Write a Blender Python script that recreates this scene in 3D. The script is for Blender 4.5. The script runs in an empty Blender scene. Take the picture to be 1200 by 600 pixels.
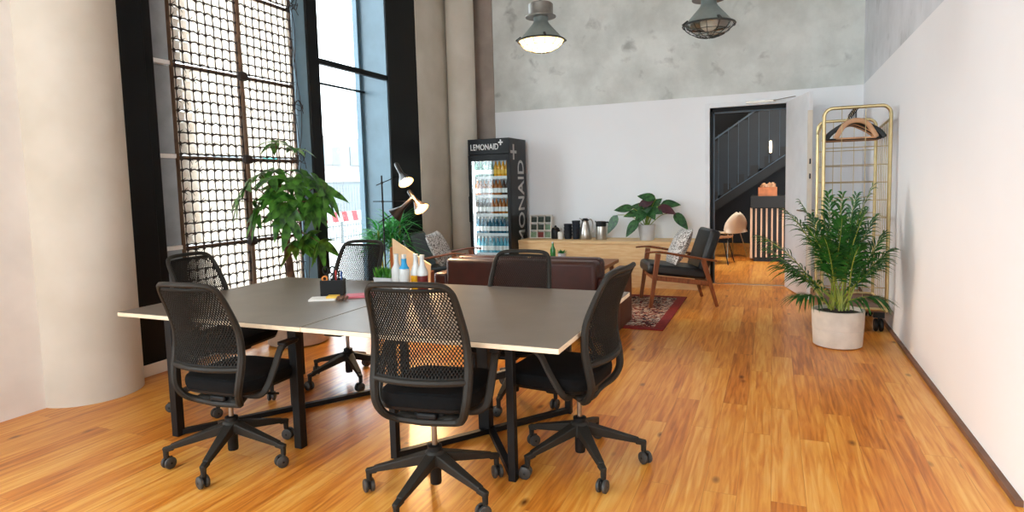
import bpy, bmesh, math, random
from mathutils import Vector, Matrix
random.seed(7)
S = bpy.context.scene
COL = S.collection
PI = math.pi
V = Vector

# ------------------------------------------------------------------ materials
def lin(c):
    return tuple((x / 12.92 if x <= .04045 else ((x + .055) / 1.055) ** 2.4) for x in c)

def hexc(h):
    return lin(tuple(int(h[i:i + 2], 16) / 255 for i in (0, 2, 4)))

def new_mat(name):
    m = bpy.data.materials.new(name)
    m.use_nodes = True
    nt = m.node_tree
    return m, nt, nt.nodes, nt.links, nt.nodes['Principled BSDF']

def mat(name, h, rough=.5, metal=0., var=.12, scale=6., bump=0., spec=.5, stretch=(1, 1, 1), h2=None, trans=0., coat=0.):
    """procedural material: base colour broken up by noise"""
    m, nt, N, L, b = new_mat(name)
    c = hexc(h)
    c2 = hexc(h2) if h2 else tuple(max(0., x * (1 - var * 2)) for x in c)
    c1 = c if h2 else tuple(min(1., x * (1 + var)) for x in c)
    tc = N.new('ShaderNodeTexCoord')
    mp = N.new('ShaderNodeMapping')
    mp.inputs['Scale'].default_value = stretch
    L.new(tc.outputs['Object'], mp.inputs['Vector'])
    nz = N.new('ShaderNodeTexNoise')
    nz.inputs['Scale'].default_value = scale
    nz.inputs['Detail'].default_value = 4
    L.new(mp.outputs['Vector'], nz.inputs['Vector'])
    rp = N.new('ShaderNodeValToRGB')
    rp.color_ramp.elements[0].position = .35
    rp.color_ramp.elements[1].position = .65
    rp.color_ramp.elements[0].color = (*c2, 1)
    rp.color_ramp.elements[1].color = (*c1, 1)
    L.new(nz.outputs['Fac'], rp.inputs['Fac'])
    L.new(rp.outputs['Color'], b.inputs['Base Color'])
    b.inputs['Roughness'].default_value = rough
    b.inputs['Metallic'].default_value = metal
    b.inputs['Specular IOR Level'].default_value = spec
    if coat:
        b.inputs['Coat Weight'].default_value = coat
    if bump:
        bp = N.new('ShaderNodeBump')
        bp.inputs['Strength'].default_value = bump
        bp.inputs['Distance'].default_value = .01
        L.new(nz.outputs['Fac'], bp.inputs['Height'])
        L.new(bp.outputs['Normal'], b.inputs['Normal'])
    if trans:
        out = N['Material Output']
        tl = N.new('ShaderNodeBsdfTranslucent')
        L.new(rp.outputs['Color'], tl.inputs['Color'])
        mx = N.new('ShaderNodeMixShader')
        mx.inputs['Fac'].default_value = trans
        L.new(b.outputs[0], mx.inputs[1])
        L.new(tl.outputs[0], mx.inputs[2])
        L.new(mx.outputs[0], out.inputs['Surface'])
    return m

def emis(name, h, strength):
    m, nt, N, L, b = new_mat(name)
    b.inputs['Base Color'].default_value = (*hexc(h), 1)
    b.inputs['Emission Color'].default_value = (*hexc(h), 1)
    b.inputs['Emission Strength'].default_value = strength
    return m

def glass_mat(name, tint='ffffff', gloss=.08, rough=.02):
    m, nt, N, L, b = new_mat(name)
    N.remove(b)
    out = N['Material Output']
    t = N.new('ShaderNodeBsdfTransparent')
    t.inputs['Color'].default_value = (*hexc(tint), 1)
    g = N.new('ShaderNodeBsdfGlossy')
    g.inputs['Roughness'].default_value = rough
    fr = N.new('ShaderNodeFresnel')
    ge = N.new('ShaderNodeNewGeometry')
    mr = N.new('ShaderNodeMapRange')          # same reflectance on either side of the thin sheet
    mr.inputs['To Min'].default_value = 1.45
    mr.inputs['To Max'].default_value = 1 / 1.45
    L.new(ge.outputs['Backfacing'], mr.inputs['Value'])
    L.new(mr.outputs[0], fr.inputs['IOR'])
    mt = N.new('ShaderNodeMath')
    mt.operation = 'MULTIPLY'
    mt.inputs[1].default_value = gloss / .04
    mt.use_clamp = True
    L.new(fr.outputs[0], mt.inputs[0])
    mx = N.new('ShaderNodeMixShader')
    L.new(mt.outputs[0], mx.inputs['Fac'])
    L.new(t.outputs[0], mx.inputs[1])
    L.new(g.outputs[0], mx.inputs[2])
    L.new(mx.outputs[0], out.inputs['Surface'])
    return m

def floor_mat():
    m, nt, N, L, b = new_mat('plank_floor')
    tc = N.new('ShaderNodeTexCoord')
    mp = N.new('ShaderNodeMapping')
    mp.inputs['Rotation'].default_value = (0, 0, PI / 2)
    L.new(tc.outputs['Object'], mp.inputs['Vector'])
    br = N.new('ShaderNodeTexBrick')
    br.offset = .37
    br.offset_frequency = 2
    br.inputs['Scale'].default_value = 1
    br.inputs['Brick Width'].default_value = 1.22
    br.inputs['Row Height'].default_value = .145
    br.inputs['Mortar Size'].default_value = .0012
    br.inputs['Mortar Smooth'].default_value = .3
    br.inputs['Bias'].default_value = 0
    br.inputs['Color1'].default_value = (0, 0, 0, 1)
    br.inputs['Color2'].default_value = (1, 1, 1, 1)
    br.inputs['Mortar'].default_value = (.5, .5, .5, 1)
    L.new(mp.outputs['Vector'], br.inputs['Vector'])
    # long grain, shifted per plank
    sep = N.new('ShaderNodeSeparateColor')
    L.new(br.outputs['Color'], sep.inputs[0])
    cmb = N.new('ShaderNodeCombineXYZ')
    ml = N.new('ShaderNodeMath'); ml.operation = 'MULTIPLY'; ml.inputs[1].default_value = 31.
    L.new(sep.outputs[0], ml.inputs[0])
    L.new(ml.outputs[0], cmb.inputs['Z'])
    ad = N.new('ShaderNodeVectorMath'); ad.operation = 'ADD'
    L.new(mp.outputs['Vector'], ad.inputs[0])
    L.new(cmb.outputs[0], ad.inputs[1])
    mp2 = N.new('ShaderNodeMapping')
    mp2.inputs['Scale'].default_value = (1.1, 17, 1)
    L.new(ad.outputs[0], mp2.inputs['Vector'])
    gr = N.new('ShaderNodeTexNoise')
    gr.inputs['Scale'].default_value = 2.2
    gr.inputs['Detail'].default_value = 6
    gr.inputs['Distortion'].default_value = .7
    L.new(mp2.outputs[0], gr.inputs['Vector'])
    mixv = N.new('ShaderNodeMath'); mixv.operation = 'MULTIPLY_ADD'
    mixv.inputs[1].default_value = .42
    L.new(sep.outputs[0], mixv.inputs[0])
    m2 = N.new('ShaderNodeMath'); m2.operation = 'MULTIPLY_ADD'; m2.inputs[1].default_value = 1.55; m2.inputs[2].default_value = -.52
    L.new(gr.outputs['Fac'], m2.inputs[0])
    L.new(m2.outputs[0], mixv.inputs[2])
    rp = N.new('ShaderNodeValToRGB')
    cr = rp.color_ramp
    cr.elements[0].position = .0; cr.elements[0].color = (*hexc('a85a16'), 1)
    cr.elements[1].position = .98; cr.elements[1].color = (*hexc('efb964'), 1)
    e = cr.elements.new(.33); e.color = (*hexc('d27f2c'), 1)
    e = cr.elements.new(.62); e.color = (*hexc('e39c42'), 1)
    L.new(mixv.outputs[0], rp.inputs['Fac'])
    # knots
    mp3 = N.new('ShaderNodeMapping'); mp3.inputs['Scale'].default_value = (1.6, 3.4, 1)
    L.new(ad.outputs[0], mp3.inputs['Vector'])
    vo = N.new('ShaderNodeTexVoronoi'); vo.inputs['Scale'].default_value = 1.35
    L.new(mp3.outputs[0], vo.inputs['Vector'])
    kr = N.new('ShaderNodeValToRGB')
    kr.color_ramp.elements[0].position = .015; kr.color_ramp.elements[0].color = (1, 1, 1, 1)
    kr.color_ramp.elements[1].position = .11; kr.color_ramp.elements[1].color = (0, 0, 0, 1)
    L.new(vo.outputs['Distance'], kr.inputs['Fac'])
    kx = N.new('ShaderNodeMix'); kx.data_type = 'RGBA'
    L.new(kr.outputs['Color'], kx.inputs['Factor'])
    L.new(rp.outputs['Color'], kx.inputs['A'])
    kx.inputs['B'].default_value = (*hexc('6a3510'), 1)
    # seams
    sx = N.new('ShaderNodeMix'); sx.data_type = 'RGBA'
    sm = N.new('ShaderNodeMath'); sm.operation = 'MULTIPLY'; sm.inputs[1].default_value = .45
    L.new(br.outputs['Fac'], sm.inputs[0])
    L.new(sm.outputs[0], sx.inputs['Factor'])
    L.new(kx.outputs['Result'], sx.inputs['A'])
    sx.inputs['B'].default_value = (*hexc('8a4a18'), 1)
    L.new(sx.outputs['Result'], b.inputs['Base Color'])
    b.inputs['Roughness'].default_value = .30
    b.inputs['Specular IOR Level'].default_value = .45
    bp = N.new('ShaderNodeBump'); bp.inputs['Strength'].default_value = .08; bp.inputs['Distance'].default_value = .004
    L.new(gr.outputs['Fac'], bp.inputs['Height'])
    L.new(bp.outputs['Normal'], b.inputs['Normal'])
    return m

def wall_mat(name, lower, upper, upper2, split=2.562, patch=.6):
    """white paint up to a straight line, bare cloudy concrete above"""
    m, nt, N, L, b = new_mat(name)
    tc = N.new('ShaderNodeTexCoord')
    sp = N.new('ShaderNodeSeparateXYZ')
    L.new(tc.outputs['Object'], sp.inputs[0])
    gt = N.new('ShaderNodeMath'); gt.operation = 'GREATER_THAN'; gt.inputs[1].default_value = split
    L.new(sp.outputs['Z'], gt.inputs[0])
    n1 = N.new('ShaderNodeTexNoise'); n1.inputs['Scale'].default_value = 1.3; n1.inputs['Detail'].default_value = 7; n1.inputs['Roughness'].default_value = .62
    L.new(tc.outputs['Object'], n1.inputs['Vector'])
    n2 = N.new('ShaderNodeTexNoise'); n2.inputs['Scale'].default_value = 3.4; n2.inputs['Detail'].default_value = 5; n2.inputs['Distortion'].default_value = .4
    L.new(tc.outputs['Object'], n2.inputs['Vector'])
    r1 = N.new('ShaderNodeValToRGB')
    r1.color_ramp.elements[0].position = .36; r1.color_ramp.elements[0].color = (*hexc(upper2), 1)
    r1.color_ramp.elements[1].position = .6; r1.color_ramp.elements[1].color = (*hexc(upper), 1)
    L.new(n1.outputs['Fac'], r1.inputs['Fac'])
    r2 = N.new('ShaderNodeValToRGB')
    r2.color_ramp.elements[0].position = .60; r2.color_ramp.elements[0].color = (0, 0, 0, 1)
    r2.color_ramp.elements[1].position = .74; r2.color_ramp.elements[1].color = (patch, patch, patch, 1)
    L.new(n2.outputs['Fac'], r2.inputs['Fac'])
    mx = N.new('ShaderNodeMix'); mx.data_type = 'RGBA'
    L.new(r2.outputs['Color'], mx.inputs['Factor'])
    L.new(r1.outputs['Color'], mx.inputs['A'])
    mx.inputs['B'].default_value = (*hexc('7f827e'), 1)
    n3 = N.new('ShaderNodeTexNoise'); n3.inputs['Scale'].default_value = 2.; n3.inputs['Detail'].default_value = 2
    L.new(tc.outputs['Object'], n3.inputs['Vector'])
    r3 = N.new('ShaderNodeValToRGB')
    lo = hexc(lower)
    r3.color_ramp.elements[0].color = (*[x * .95 for x in lo], 1)
    r3.color_ramp.elements[1].color = (*lo, 1)
    L.new(n3.outputs['Fac'], r3.inputs['Fac'])
    m2 = N.new('ShaderNodeMix'); m2.data_type = 'RGBA'
    L.new(gt.outputs[0], m2.inputs['Factor'])
    L.new(r3.outputs['Color'], m2.inputs['A'])
    L.new(mx.outputs['Result'], m2.inputs['B'])
    L.new(m2.outputs['Result'], b.inputs['Base Color'])
    b.inputs['Roughness'].default_value = .75
    b.inputs['Specular IOR Level'].default_value = .2
    return m

def leaf_mat(name, h1, h2, trans=.25, rough=.4):
    return mat(name, h1, rough=rough, h2=h2, scale=14, trans=trans)

def rug_mat():
    m, nt, N, L, b = new_mat('persian_rug')
    tc = N.new('ShaderNodeTexCoord')
    vo = N.new('ShaderNodeTexVoronoi'); vo.inputs['Scale'].default_value = 40; vo.distance = 'MANHATTAN'
    L.new(tc.outputs['Object'], vo.inputs['Vector'])
    nz = N.new('ShaderNodeTexNoise'); nz.inputs['Scale'].default_value = 5; nz.inputs['Detail'].default_value = 4
    L.new(tc.outputs['Object'], nz.inputs['Vector'])
    ad = N.new('ShaderNodeMath'); ad.operation = 'MULTIPLY_ADD'; ad.inputs[1].default_value = .8
    sp = N.new('ShaderNodeSeparateColor'); L.new(vo.outputs['Color'], sp.inputs[0])
    L.new(sp.outputs[0], ad.inputs[0]); L.new(nz.outputs['Fac'], ad.inputs[2])
    rp = N.new('ShaderNodeValToRGB'); rp.color_ramp.interpolation = 'CONSTANT'
    cs = [(.0, '231d28'), (.55, '7a2420'), (.75, 'b89c88'), (.9, '3a2a34'), (1.05, 'a0705c'), (1.2, 'd0bdaa')]
    el = rp.color_ramp.elements
    el[0].position = 0; el[0].color = (*hexc(cs[0][1]), 1)
    el[1].position = .42; el[1].color = (*hexc(cs[1][1]), 1)
    for p, h in ((.56, cs[2][1]), (.7, cs[3][1]), (.82, cs[4][1]), (.92, cs[5][1])):
        e = el.new(p); e.color = (*hexc(h), 1)
    mul = N.new('ShaderNodeMath'); mul.operation = 'MULTIPLY'; mul.inputs[1].default_value = .8
    L.new(ad.outputs[0], mul.inputs[0]); L.new(mul.outputs[0], rp.inputs['Fac'])
    L.new(rp.outputs['Color'], b.inputs['Base Color'])
    b.inputs['Roughness'].default_value = .95
    b.inputs['Specular IOR Level'].default_value = .1
    return m

def spotted_mat(name, base, spot, scale=45):
    m, nt, N, L, b = new_mat(name)
    tc = N.new('ShaderNodeTexCoord')
    vo = N.new('ShaderNodeTexVoronoi'); vo.inputs['Scale'].default_value = scale
    L.new(tc.outputs['Object'], vo.inputs['Vector'])
    sp = N.new('ShaderNodeSeparateColor'); L.new(vo.outputs['Color'], sp.inputs[0])
    rp = N.new('ShaderNodeValToRGB'); rp.color_ramp.interpolation = 'CONSTANT'
    rp.color_ramp.elements[0].color = (*hexc(base), 1)
    rp.color_ramp.elements[1].position = .58; rp.color_ramp.elements[1].color = (*hexc(spot), 1)
    L.new(sp.outputs[1], rp.inputs['Fac'])
    L.new(rp.outputs['Color'], b.inputs['Base Color'])
    b.inputs['Roughness'].default_value = .9
    return m

M = dict(
    floor=floor_mat(),
    wall_back=wall_mat('back_wall_paint', 'f6f8fa', 'e4e8e4', 'c9cdc8', patch=.6),
    wall_right=wall_mat('right_wall_paint', 'f8f7f8', 'e2e4e8', 'd0d2d5', patch=.3),
    plaster=mat('white_plaster', 'eeeae4', .8, var=.03, scale=3),
    concrete=mat('column_concrete', 'd6d0c4', .75, var=.06, scale=2.2, h2='cbc4b6', bump=.1),
    brown_grey=mat('brown_grey_strip', 'a99c92', .8, var=.08, scale=3),
    ceiling=mat('ceiling_paint', 'cfcfcd', .9, var=.05),
    black_frame=mat('black_window_metal', '08090a', .5, spec=.2, var=.1, scale=8),
    daylit_frame=mat('daylit_window_metal', '5a7482', .4, var=.06, scale=4),  # bluish daylight on the frame's side faces, put into the colour
    grey_strip=mat('grey_sheet_metal', '7c7d83', .5, var=.08, scale=5),
    sill=mat('cream_sill', 'e6dccb', .6, var=.04),
    glass=glass_mat('window_glass', 'fbfdfd'),
    fridge_glass=glass_mat('fridge_glass', 'fafdfd', .05),
    dome_glass=glass_mat('lamp_glass', 'eef2f0', .12),
    dark_plastic=mat('charcoal_plastic', '2a2621', .55, spec=.22, var=.06, scale=12),
    mesh_plastic=mat('charcoal_mesh_plastic', '1d1a16', .6, spec=.18, var=.06, scale=12),
    seat_fabric=mat('black_seat_fabric', '0a0a0b', .9, var=.2, scale=60, spec=.2),
    black_plastic=mat('black_plastic', '0d0d0e', .5, spec=.3, var=.1, scale=12),
    tyre=mat('caster_rubber', '3a3733', .55, var=.12, scale=30),
    steel=mat('brushed_steel', 'bdb7ae', .28, 1., var=.05, scale=20),
    piston=mat('piston_steel', '9a9186', .3, 1., var=.05),
    black_metal=mat('black_powder_metal', '0a0a0b', .5, spec=.3, var=.12, scale=15),
    table_top=mat('grey_linoleum', '796c5f', .42, var=.04, scale=5),
    table_edge=mat('plywood_edge', 'f1dfc2', .6, var=.06, scale=20, stretch=(1, 1, 12)),
    leather=mat('oxblood_leather', '38120a', .42, var=.15, scale=9, bump=.15),
    sofa_side=mat('brown_sofa_panel', '502412', .5, var=.1, scale=6),
    oak=mat('bench_oak', 'f4d09a', .55, h2='e9bd84', scale=3, stretch=(2, 14, 14)),
    table_wood=mat('coffee_table_wood', 'a5683f', .45, h2='8a4e2c', scale=3, stretch=(2, 16, 16)),
    walnut=mat('armchair_walnut', '8f4f27', .4, h2='6d3717', scale=4, stretch=(14, 14, 2)),
    black_leather=mat('black_leather', '17181a', .42, var=.15, scale=14, bump=.12),
    cushion=spotted_mat('speckled_cushion', 'd2ccc6', '77706b', 95),
    rug=rug_mat(),
    rug_edge=mat('rug_red_border', '8a1f1c', .95, var=.12, scale=40),
    brass=mat('brass_tube', 'cbb88a', .34, 1., var=.06, scale=10),
    rack_board=mat('brown_rack_board', '7a5540', .6, var=.1, scale=6),
    hanger_wood=mat('hanger_wood', 'c99a72', .45, var=.1, scale=8),
    hanger_black=mat('black_hanger', '0c0c0d', .5, var=.1),
    pot_grey=mat('pale_concrete_pot', 'd9d1c6', .8, var=.05, scale=9),
    pot_white=mat('light_grey_pot', 'cfd0d1', .6, var=.03, scale=6),
    pot_brown=mat('stone_planter', 'b09a86', .75, var=.08, scale=8),
    terracotta=mat('terracotta', 'a5602f', .8, var=.1, scale=8),
    soil=mat('potting_soil', '2b1d14', .95, var=.3, scale=50, bump=.5),
    palm=leaf_mat('palm_leaf', '35742a', '19481d', .22),
    palm_stem=mat('palm_stem', 'a7a83f', .5, h2='6d8a34', scale=6),
    tree_leaf=leaf_mat('money_tree_leaf', '5a9a35', '1b4418', .28),
    trunk=mat('tree_bark', '6a4a34', .85, h2='40291c', scale=12, bump=.4),
    dracaena=leaf_mat('green_blade_leaf', '4fb050', '1c6a2c', .25),
    calathea=mat('calathea_leaf', '3c6d38', .4, h2='14351b', scale=22),
    calathea_red=mat('calathea_underside', '4a1f2a', .5, var=.2, scale=14),
    herb=leaf_mat('herb_leaf', '5fa32c', '2d6a1c', .3),
    fridge=mat('black_fridge_paint', '060607', .4, spec=.3, var=.08, scale=8),
    fridge_in=mat('white_fridge_liner', 'eef2f4', .4, var=.02),
    white_print=mat('white_lettering', 'f4f4f2', .5, var=.02),
    grey_print=mat('pale_grey_lettering', 'b9b6b2', .5, var=.04),
    led=emis('fridge_led', 'f4fbff', 5),
    b_clear=mat('clear_green_bottle', '5c8272', .15, var=.1, scale=20),
    b_yellow=mat('yellow_drink', 'd99a10', .2, var=.1, scale=20),
    b_amber=mat('amber_drink', 'a8601c', .2, var=.15, scale=20),
    b_brown=mat('brown_drink', '3c2415', .2, var=.15, scale=20),
    b_blue=mat('blue_green_drink', '1f5f78', .2, var=.12, scale=20),
    b_pale=mat('pale_blue_bottle', '5fb0c6', .2, var=.1, scale=20),
    cap=mat('bottle_cap', 'd9d6cf', .4, var=.05),
    blue_label=mat('blue_label', '2a9fd6', .5, var=.06),
    red_label=mat('dark_red_drink', '6a1a18', .3, var=.1),
    clear_glass=mat('whitish_bottle', 'd8d8d4', .15, var=.05),
    lamp_grey=mat('pendant_grey_enamel', '8c9794', .38, .5, var=.08, scale=7),
    lamp_dark=mat('pendant_dark_metal', '3f4443', .45, .6, var=.1),
    lamp_socket=mat('pendant_socket_metal', '827f79', .4, .7, var=.12, scale=10),
    lamp_head=mat('floor_lamp_brown_metal', '2a211c', .35, .3, var=.08),
    lamp_inner=mat('lamp_shade_inner', 'f1e3c5', .5, var=.02),
    bulb=emis('warm_bulb', 'ffcf90', 40),
    dim_bulb=mat('frosted_bulb', 'dfe3df', .4, var=.02),
    screen_pad=mat('woven_cream_pad', 'fdf8f0', .6, h2='f1e6da', scale=16, trans=.68),
    wire=mat('dark_wire', '2a1b14', .6, var=.15),
    batten=mat('brown_batten', '6f5540', .7, var=.15, scale=10),
    white_metal=mat('white_painted_metal', 'eef0f0', .45, var=.02),
    door_white=mat('white_door_paint', 'eceef0', .5, var=.02),
    hall_dark=mat('hall_navy_wall', '090d12', .7, var=.1, scale=3),
    hall_side=mat('hall_dark_wall', '15181c', .8, var=.1, scale=3),
    stair_blue=mat('blue_black_steel', '16222c', .5, var=.08),
    stair_edge=mat('stair_edge_steel', '54697a', .4, var=.05),
    stair_tread=mat('dark_tread', '0a0d10', .6, var=.1),
    slat_wood=mat('counter_slat', 'c9a78a', .55, var=.1, scale=6, stretch=(8, 8, 1)),
    counter_black=mat('counter_black', '0c0d0e', .5, var=.1),
    box_orange=mat('orange_brown_crate', 'b0683f', .6, var=.12, scale=12),
    shell_cream=mat('cream_chair_shell', 'fff4e4', .45, var=.03),
    shell_brown=mat('brown_chair_shell', '9a6a44', .45, var=.08),
    tea_white=mat('white_box_frame', 'e9e4da', .5, var=.03),
    tea_dark=mat('dark_green_tea_packet', '2c3a2c', .6, var=.2, scale=30),
    tea_green=mat('green_tea_packet', '7f9a7a', .6, var=.15, scale=30),
    tea_red=mat('red_tea_packet', '8a3328', .6, var=.15, scale=30),
    navy=mat('navy_cup', '1b2430', .4, var=.15, scale=20),
    white_paper=mat('white_paper', 'f1efe9', .7, var=.02),
    yellow_paper=mat('yellow_notes', 'eec24d', .7, var=.04),
    pink_paper=mat('pink_notebook', 'd9727f', .6, var=.06),
    pen_red=mat('red_pen', 'b3302a', .4, var=.05),
    pen_blue=mat('blue_pen', '2b4b8c', .4, var=.05),
    tape=mat('orange_tape', 'e58a35', .4, var=.06),
    pale_ply=mat('pale_plywood', 'f0dfba', .6, h2='e6d0a2', scale=7),
    green_bottle=mat('green_glass', '3a8a3f', .15, var=.15, scale=12),
    pavement=mat('grey_pavement', 'a09e9a', .9, var=.06, scale=2),
    building=mat('pale_building', '7f7b78', .85, var=.03, scale=.5),
    building_glass=mat('pale_building_glass', '636c70', .3, var=.06, scale=1),
    teal_sign=mat('teal_sign', '1f7d76', .5, var=.05),
    barrier_red=mat('barrier_red', '8a1c22', .5, var=.05),
    barrier_white=mat('barrier_white', '8c8c8a', .5, var=.03),
    lattice=mat('galvanised_fence', '6a6e6e', .5, .3, var=.06),
    hall_lamp=emis('hall_tube', 'ffe0b8', 3),
    hall_ceiling=emis('added_hall_glow', 'fff2e0', 42),  # glow of the unseen panel added in the hall
)

# ------------------------------------------------------------------ mesh builder
class MB:
    def __init__(s):
        s.bm = bmesh.new()
        s.mi = 0

    def face(s, vs):
        try:
            f = s.bm.faces.new(vs)
            f.material_index = s.mi
            return f
        except ValueError:
            return None

    def poly(s, pts, faces):
        vs = [s.bm.verts.new(p) for p in pts]
        for f in faces:
            s.face([vs[i] for i in f])
        return vs

    def box(s, x0, x1, y0, y1, z0, z1, R=None, o=None):
        p = [V((x, y, z)) for x in (x0, x1) for y in (y0, y1) for z in (z0, z1)]
        if R is not None:
            p = [R @ q for q in p]
        if o is not None:
            p = [q + V(o) for q in p]
        s.poly(p, [(0, 1, 3, 2), (4, 6, 7, 5), (0, 4, 5, 1), (2, 3, 7, 6), (0, 2, 6, 4), (1, 5, 7, 3)])
        return s

    def bar(s, a, b, w, t, up=(0, 0, 1), w2=None, t2=None):
        a, b = V(a), V(b)
        d = (b - a).normalized()
        u = V(up)
        if abs(d.dot(u)) > .98:
            u = V((0, 1, 0))
        r = d.cross(u).normalized()
        u = r.cross(d).normalized()
        w2 = w if w2 is None else w2
        t2 = t if t2 is None else t2
        p = []
        for c, ww, tt in ((a, w, t), (b, w2, t2)):
            for i, j in ((-1, -1), (1, -1), (1, 1), (-1, 1)):
                p.append(c + r * (i * ww / 2) + u * (j * tt / 2))
        s.poly(p, [(3, 2, 1, 0), (4, 5, 6, 7), (0, 1, 5, 4), (1, 2, 6, 5), (2, 3, 7, 6), (3, 0, 4, 7)])
        return s

    def tube(s, pts, r, n=8, closed=False, flat=1., up=None, caps=True):
        pts = [V(p) for p in pts]
        m = len(pts)
        rs = r if isinstance(r, (list, tuple)) else [r] * m
        tang = []
        for i in range(m):
            if closed:
                t = pts[(i + 1) % m] - pts[i - 1]
            else:
                t = pts[min(i + 1, m - 1)] - pts[max(i - 1, 0)]
            tang.append(t.normalized() if t.length > 1e-9 else V((0, 0, 1)))
        u = V(up) if up else (V((0, 0, 1)) if abs(tang[0].z) < .9 else V((1, 0, 0)))
        rings = []
        for i in range(m):
            t = tang[i]
            u = (u - t * u.dot(t))
            if u.length < 1e-6:
                u = t.orthogonal()
            u.normalize()
            w = t.cross(u)
            rings.append([s.bm.verts.new(pts[i] + (w * math.cos(2 * PI * k / n) + u * (flat * math.sin(2 * PI * k / n))) * rs[i]) for k in range(n)])
        for i in range(m if closed else m - 1):
            a, b = rings[i], rings[(i + 1) % m]
            for k in range(n):
                s.face([a[k], a[(k + 1) % n], b[(k + 1) % n], b[k]])
        if caps and not closed:
            s.face(list(reversed(rings[0])))
            s.face(rings[-1])
        return s

    def lathe(s, prof, c=(0, 0, 0), n=24, R=None, sx=1., sy=1.):
        rings = []
        c = V(c)
        for r, z in prof:
            if r < 1e-6:
                p = V((0, 0, z))
                rings.append([s.bm.verts.new((R @ p if R else p) + c)])
            else:
                ring = []
                for k in range(n):
                    p = V((r * sx * math.cos(2 * PI * k / n), r * sy * math.sin(2 * PI * k / n), z))
                    ring.append(s.bm.verts.new((R @ p if R else p) + c))
                rings.append(ring)
        for a, b in zip(rings, rings[1:]):
            if len(a) == 1 and len(b) == 1:
                continue
            for k in range(n):
                if len(a) == 1:
                    s.face([a[0], b[(k + 1) % n], b[k]])
                elif len(b) == 1:
                    s.face([a[k], a[(k + 1) % n], b[0]])
                else:
                    s.face([a[k], a[(k + 1) % n], b[(k + 1) % n], b[k]])
        return s

    def slab(s, outline, prof):
        """outline: list of (x,y); prof: list of (scale,z) rings; closes both ends"""
        rings = [[s.bm.verts.new((x * k, y * k, z)) for x, y in outline] for k, z in prof]
        n = len(outline)
        for a, b in zip(rings, rings[1:]):
            for i in range(n):
                s.face([a[i], a[(i + 1) % n], b[(i + 1) % n], b[i]])
        s.face(list(reversed(rings[0])))
        s.face(rings[-1])
        return s

    def grid(s, f, nu, nv):
        vs = [[s.bm.verts.new(f(i / nu, j / nv)) for j in range(nv + 1)] for i in range(nu + 1)]
        for i in range(nu):
            for j in range(nv):
                s.face([vs[i][j], vs[i + 1][j], vs[i + 1][j + 1], vs[i][j + 1]])
        return s

    def pillow(s, w, h, t, R, o, n=8, p=2.6):
        """stuffed cushion, w x h x t"""
        for sg in (-1, 1):
            def f(a, b):
                x, y = 2 * a - 1, 2 * b - 1
                k = max(0., (1 - abs(x) ** p)) ** .5 * max(0., (1 - abs(y) ** p)) ** .5
                q = 1 - .06 * (x * x + y * y - x * x * y * y * 2) * 0
                return R @ V((x * w / 2 * (1 - .05 * (1 - y * y)) * q, sg * t / 2 * k, y * h / 2 * (1 - .05 * (1 - x * x)) * q)) + V(o)
            s.grid(f, n, n) if sg > 0 else s.grid(lambda a, b: f(1 - a, b), n, n)
        return s

    def prism(s, pts, d):
        """extrude polygon pts by vector d"""
        n = len(pts)
        d = V(d)
        a = [s.bm.verts.new(V(p)) for p in pts]
        b = [s.bm.verts.new(V(p) + d) for p in pts]
        s.face(list(reversed(a)))
        s.face(b)
        for i in range(n):
            s.face([a[i], a[(i + 1) % n], b[(i + 1) % n], b[i]])
        return s

    def leaf(s, base, d, nrm, L, W, droop=.2, fold=.15, n=5, shape=.55, side=None):
        """tapered leaf blade with a mid rib fold"""
        base, d, nrm = V(base), V(d).normalized(), V(nrm)
        r = d.cross(nrm)
        if r.length < 1e-5:
            r = d.orthogonal()
        r.normalize()
        nrm = r.cross(d).normalized()
        rows = []
        for i in range(n + 1):
            t = i / n
            w = W * .5 * (math.sin(PI * t ** shape) ** .9 if 0 < t < 1 else 0.)
            c = base + d * (L * t) - V((0, 0, 1)) * (droop * L * t * t)
            if w < 1e-5:
                rows.append([s.bm.verts.new(c)])
            else:
                up = nrm * (fold * w)
                rows.append([s.bm.verts.new(c - r * w + up), s.bm.verts.new(c), s.bm.verts.new(c + r * w + up)])
        for a, b in zip(rows, rows[1:]):
            if len(a) == 1 and len(b) == 3:
                s.face([a[0], b[1], b[0]]); s.face([a[0], b[2], b[1]])
            elif len(a) == 3 and len(b) == 3:
                s.face([a[0], a[1], b[1], b[0]]); s.face([a[1], a[2], b[2], b[1]])
            elif len(a) == 3:
                s.face([a[0], a[1], b[0]]); s.face([a[1], a[2], b[0]])
        return s

    def mesh(s, name, mats, angle=35):
        me = bpy.data.meshes.new(name)
        bmesh.ops.recalc_face_normals(s.bm, faces=s.bm.faces) if getattr(s, 'recalc', True) else None
        s.bm.to_mesh(me)
        s.bm.free()
        for m in (mats if isinstance(mats, (list, tuple)) else [mats]):
            me.materials.append(m)
        for p in me.polygons:
            p.use_smooth = True
        me.set_sharp_from_angle(angle=math.radians(angle))
        return me

    def build(s, name, mats, parent=None, bev=0., solid=0., sub=0, loc=None, rot=None, angle=35):
        o = bpy.data.objects.new(name, s.mesh(name, mats, angle))
        COL.objects.link(o)
        if parent:
            o.parent = parent
        if loc:
            o.location = loc
        if rot:
            o.rotation_euler = rot
        if sub:
            md = o.modifiers.new('sub', 'SUBSURF'); md.levels = sub; md.render_levels = sub
        if solid:
            md = o.modifiers.new('solid', 'SOLIDIFY'); md.thickness = solid; md.offset = 0
        if bev:
            md = o.modifiers.new('bev', 'BEVEL'); md.width = bev; md.segments = 2; md.limit_method = 'ANGLE'; md.angle_limit = math.radians(40)
        return o

def tag(o, label, cat, group=None, kind=None):
    o['label'] = label
    o['category'] = cat
    if group:
        o['group'] = group
    if kind:
        o['kind'] = kind
    return o

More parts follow.
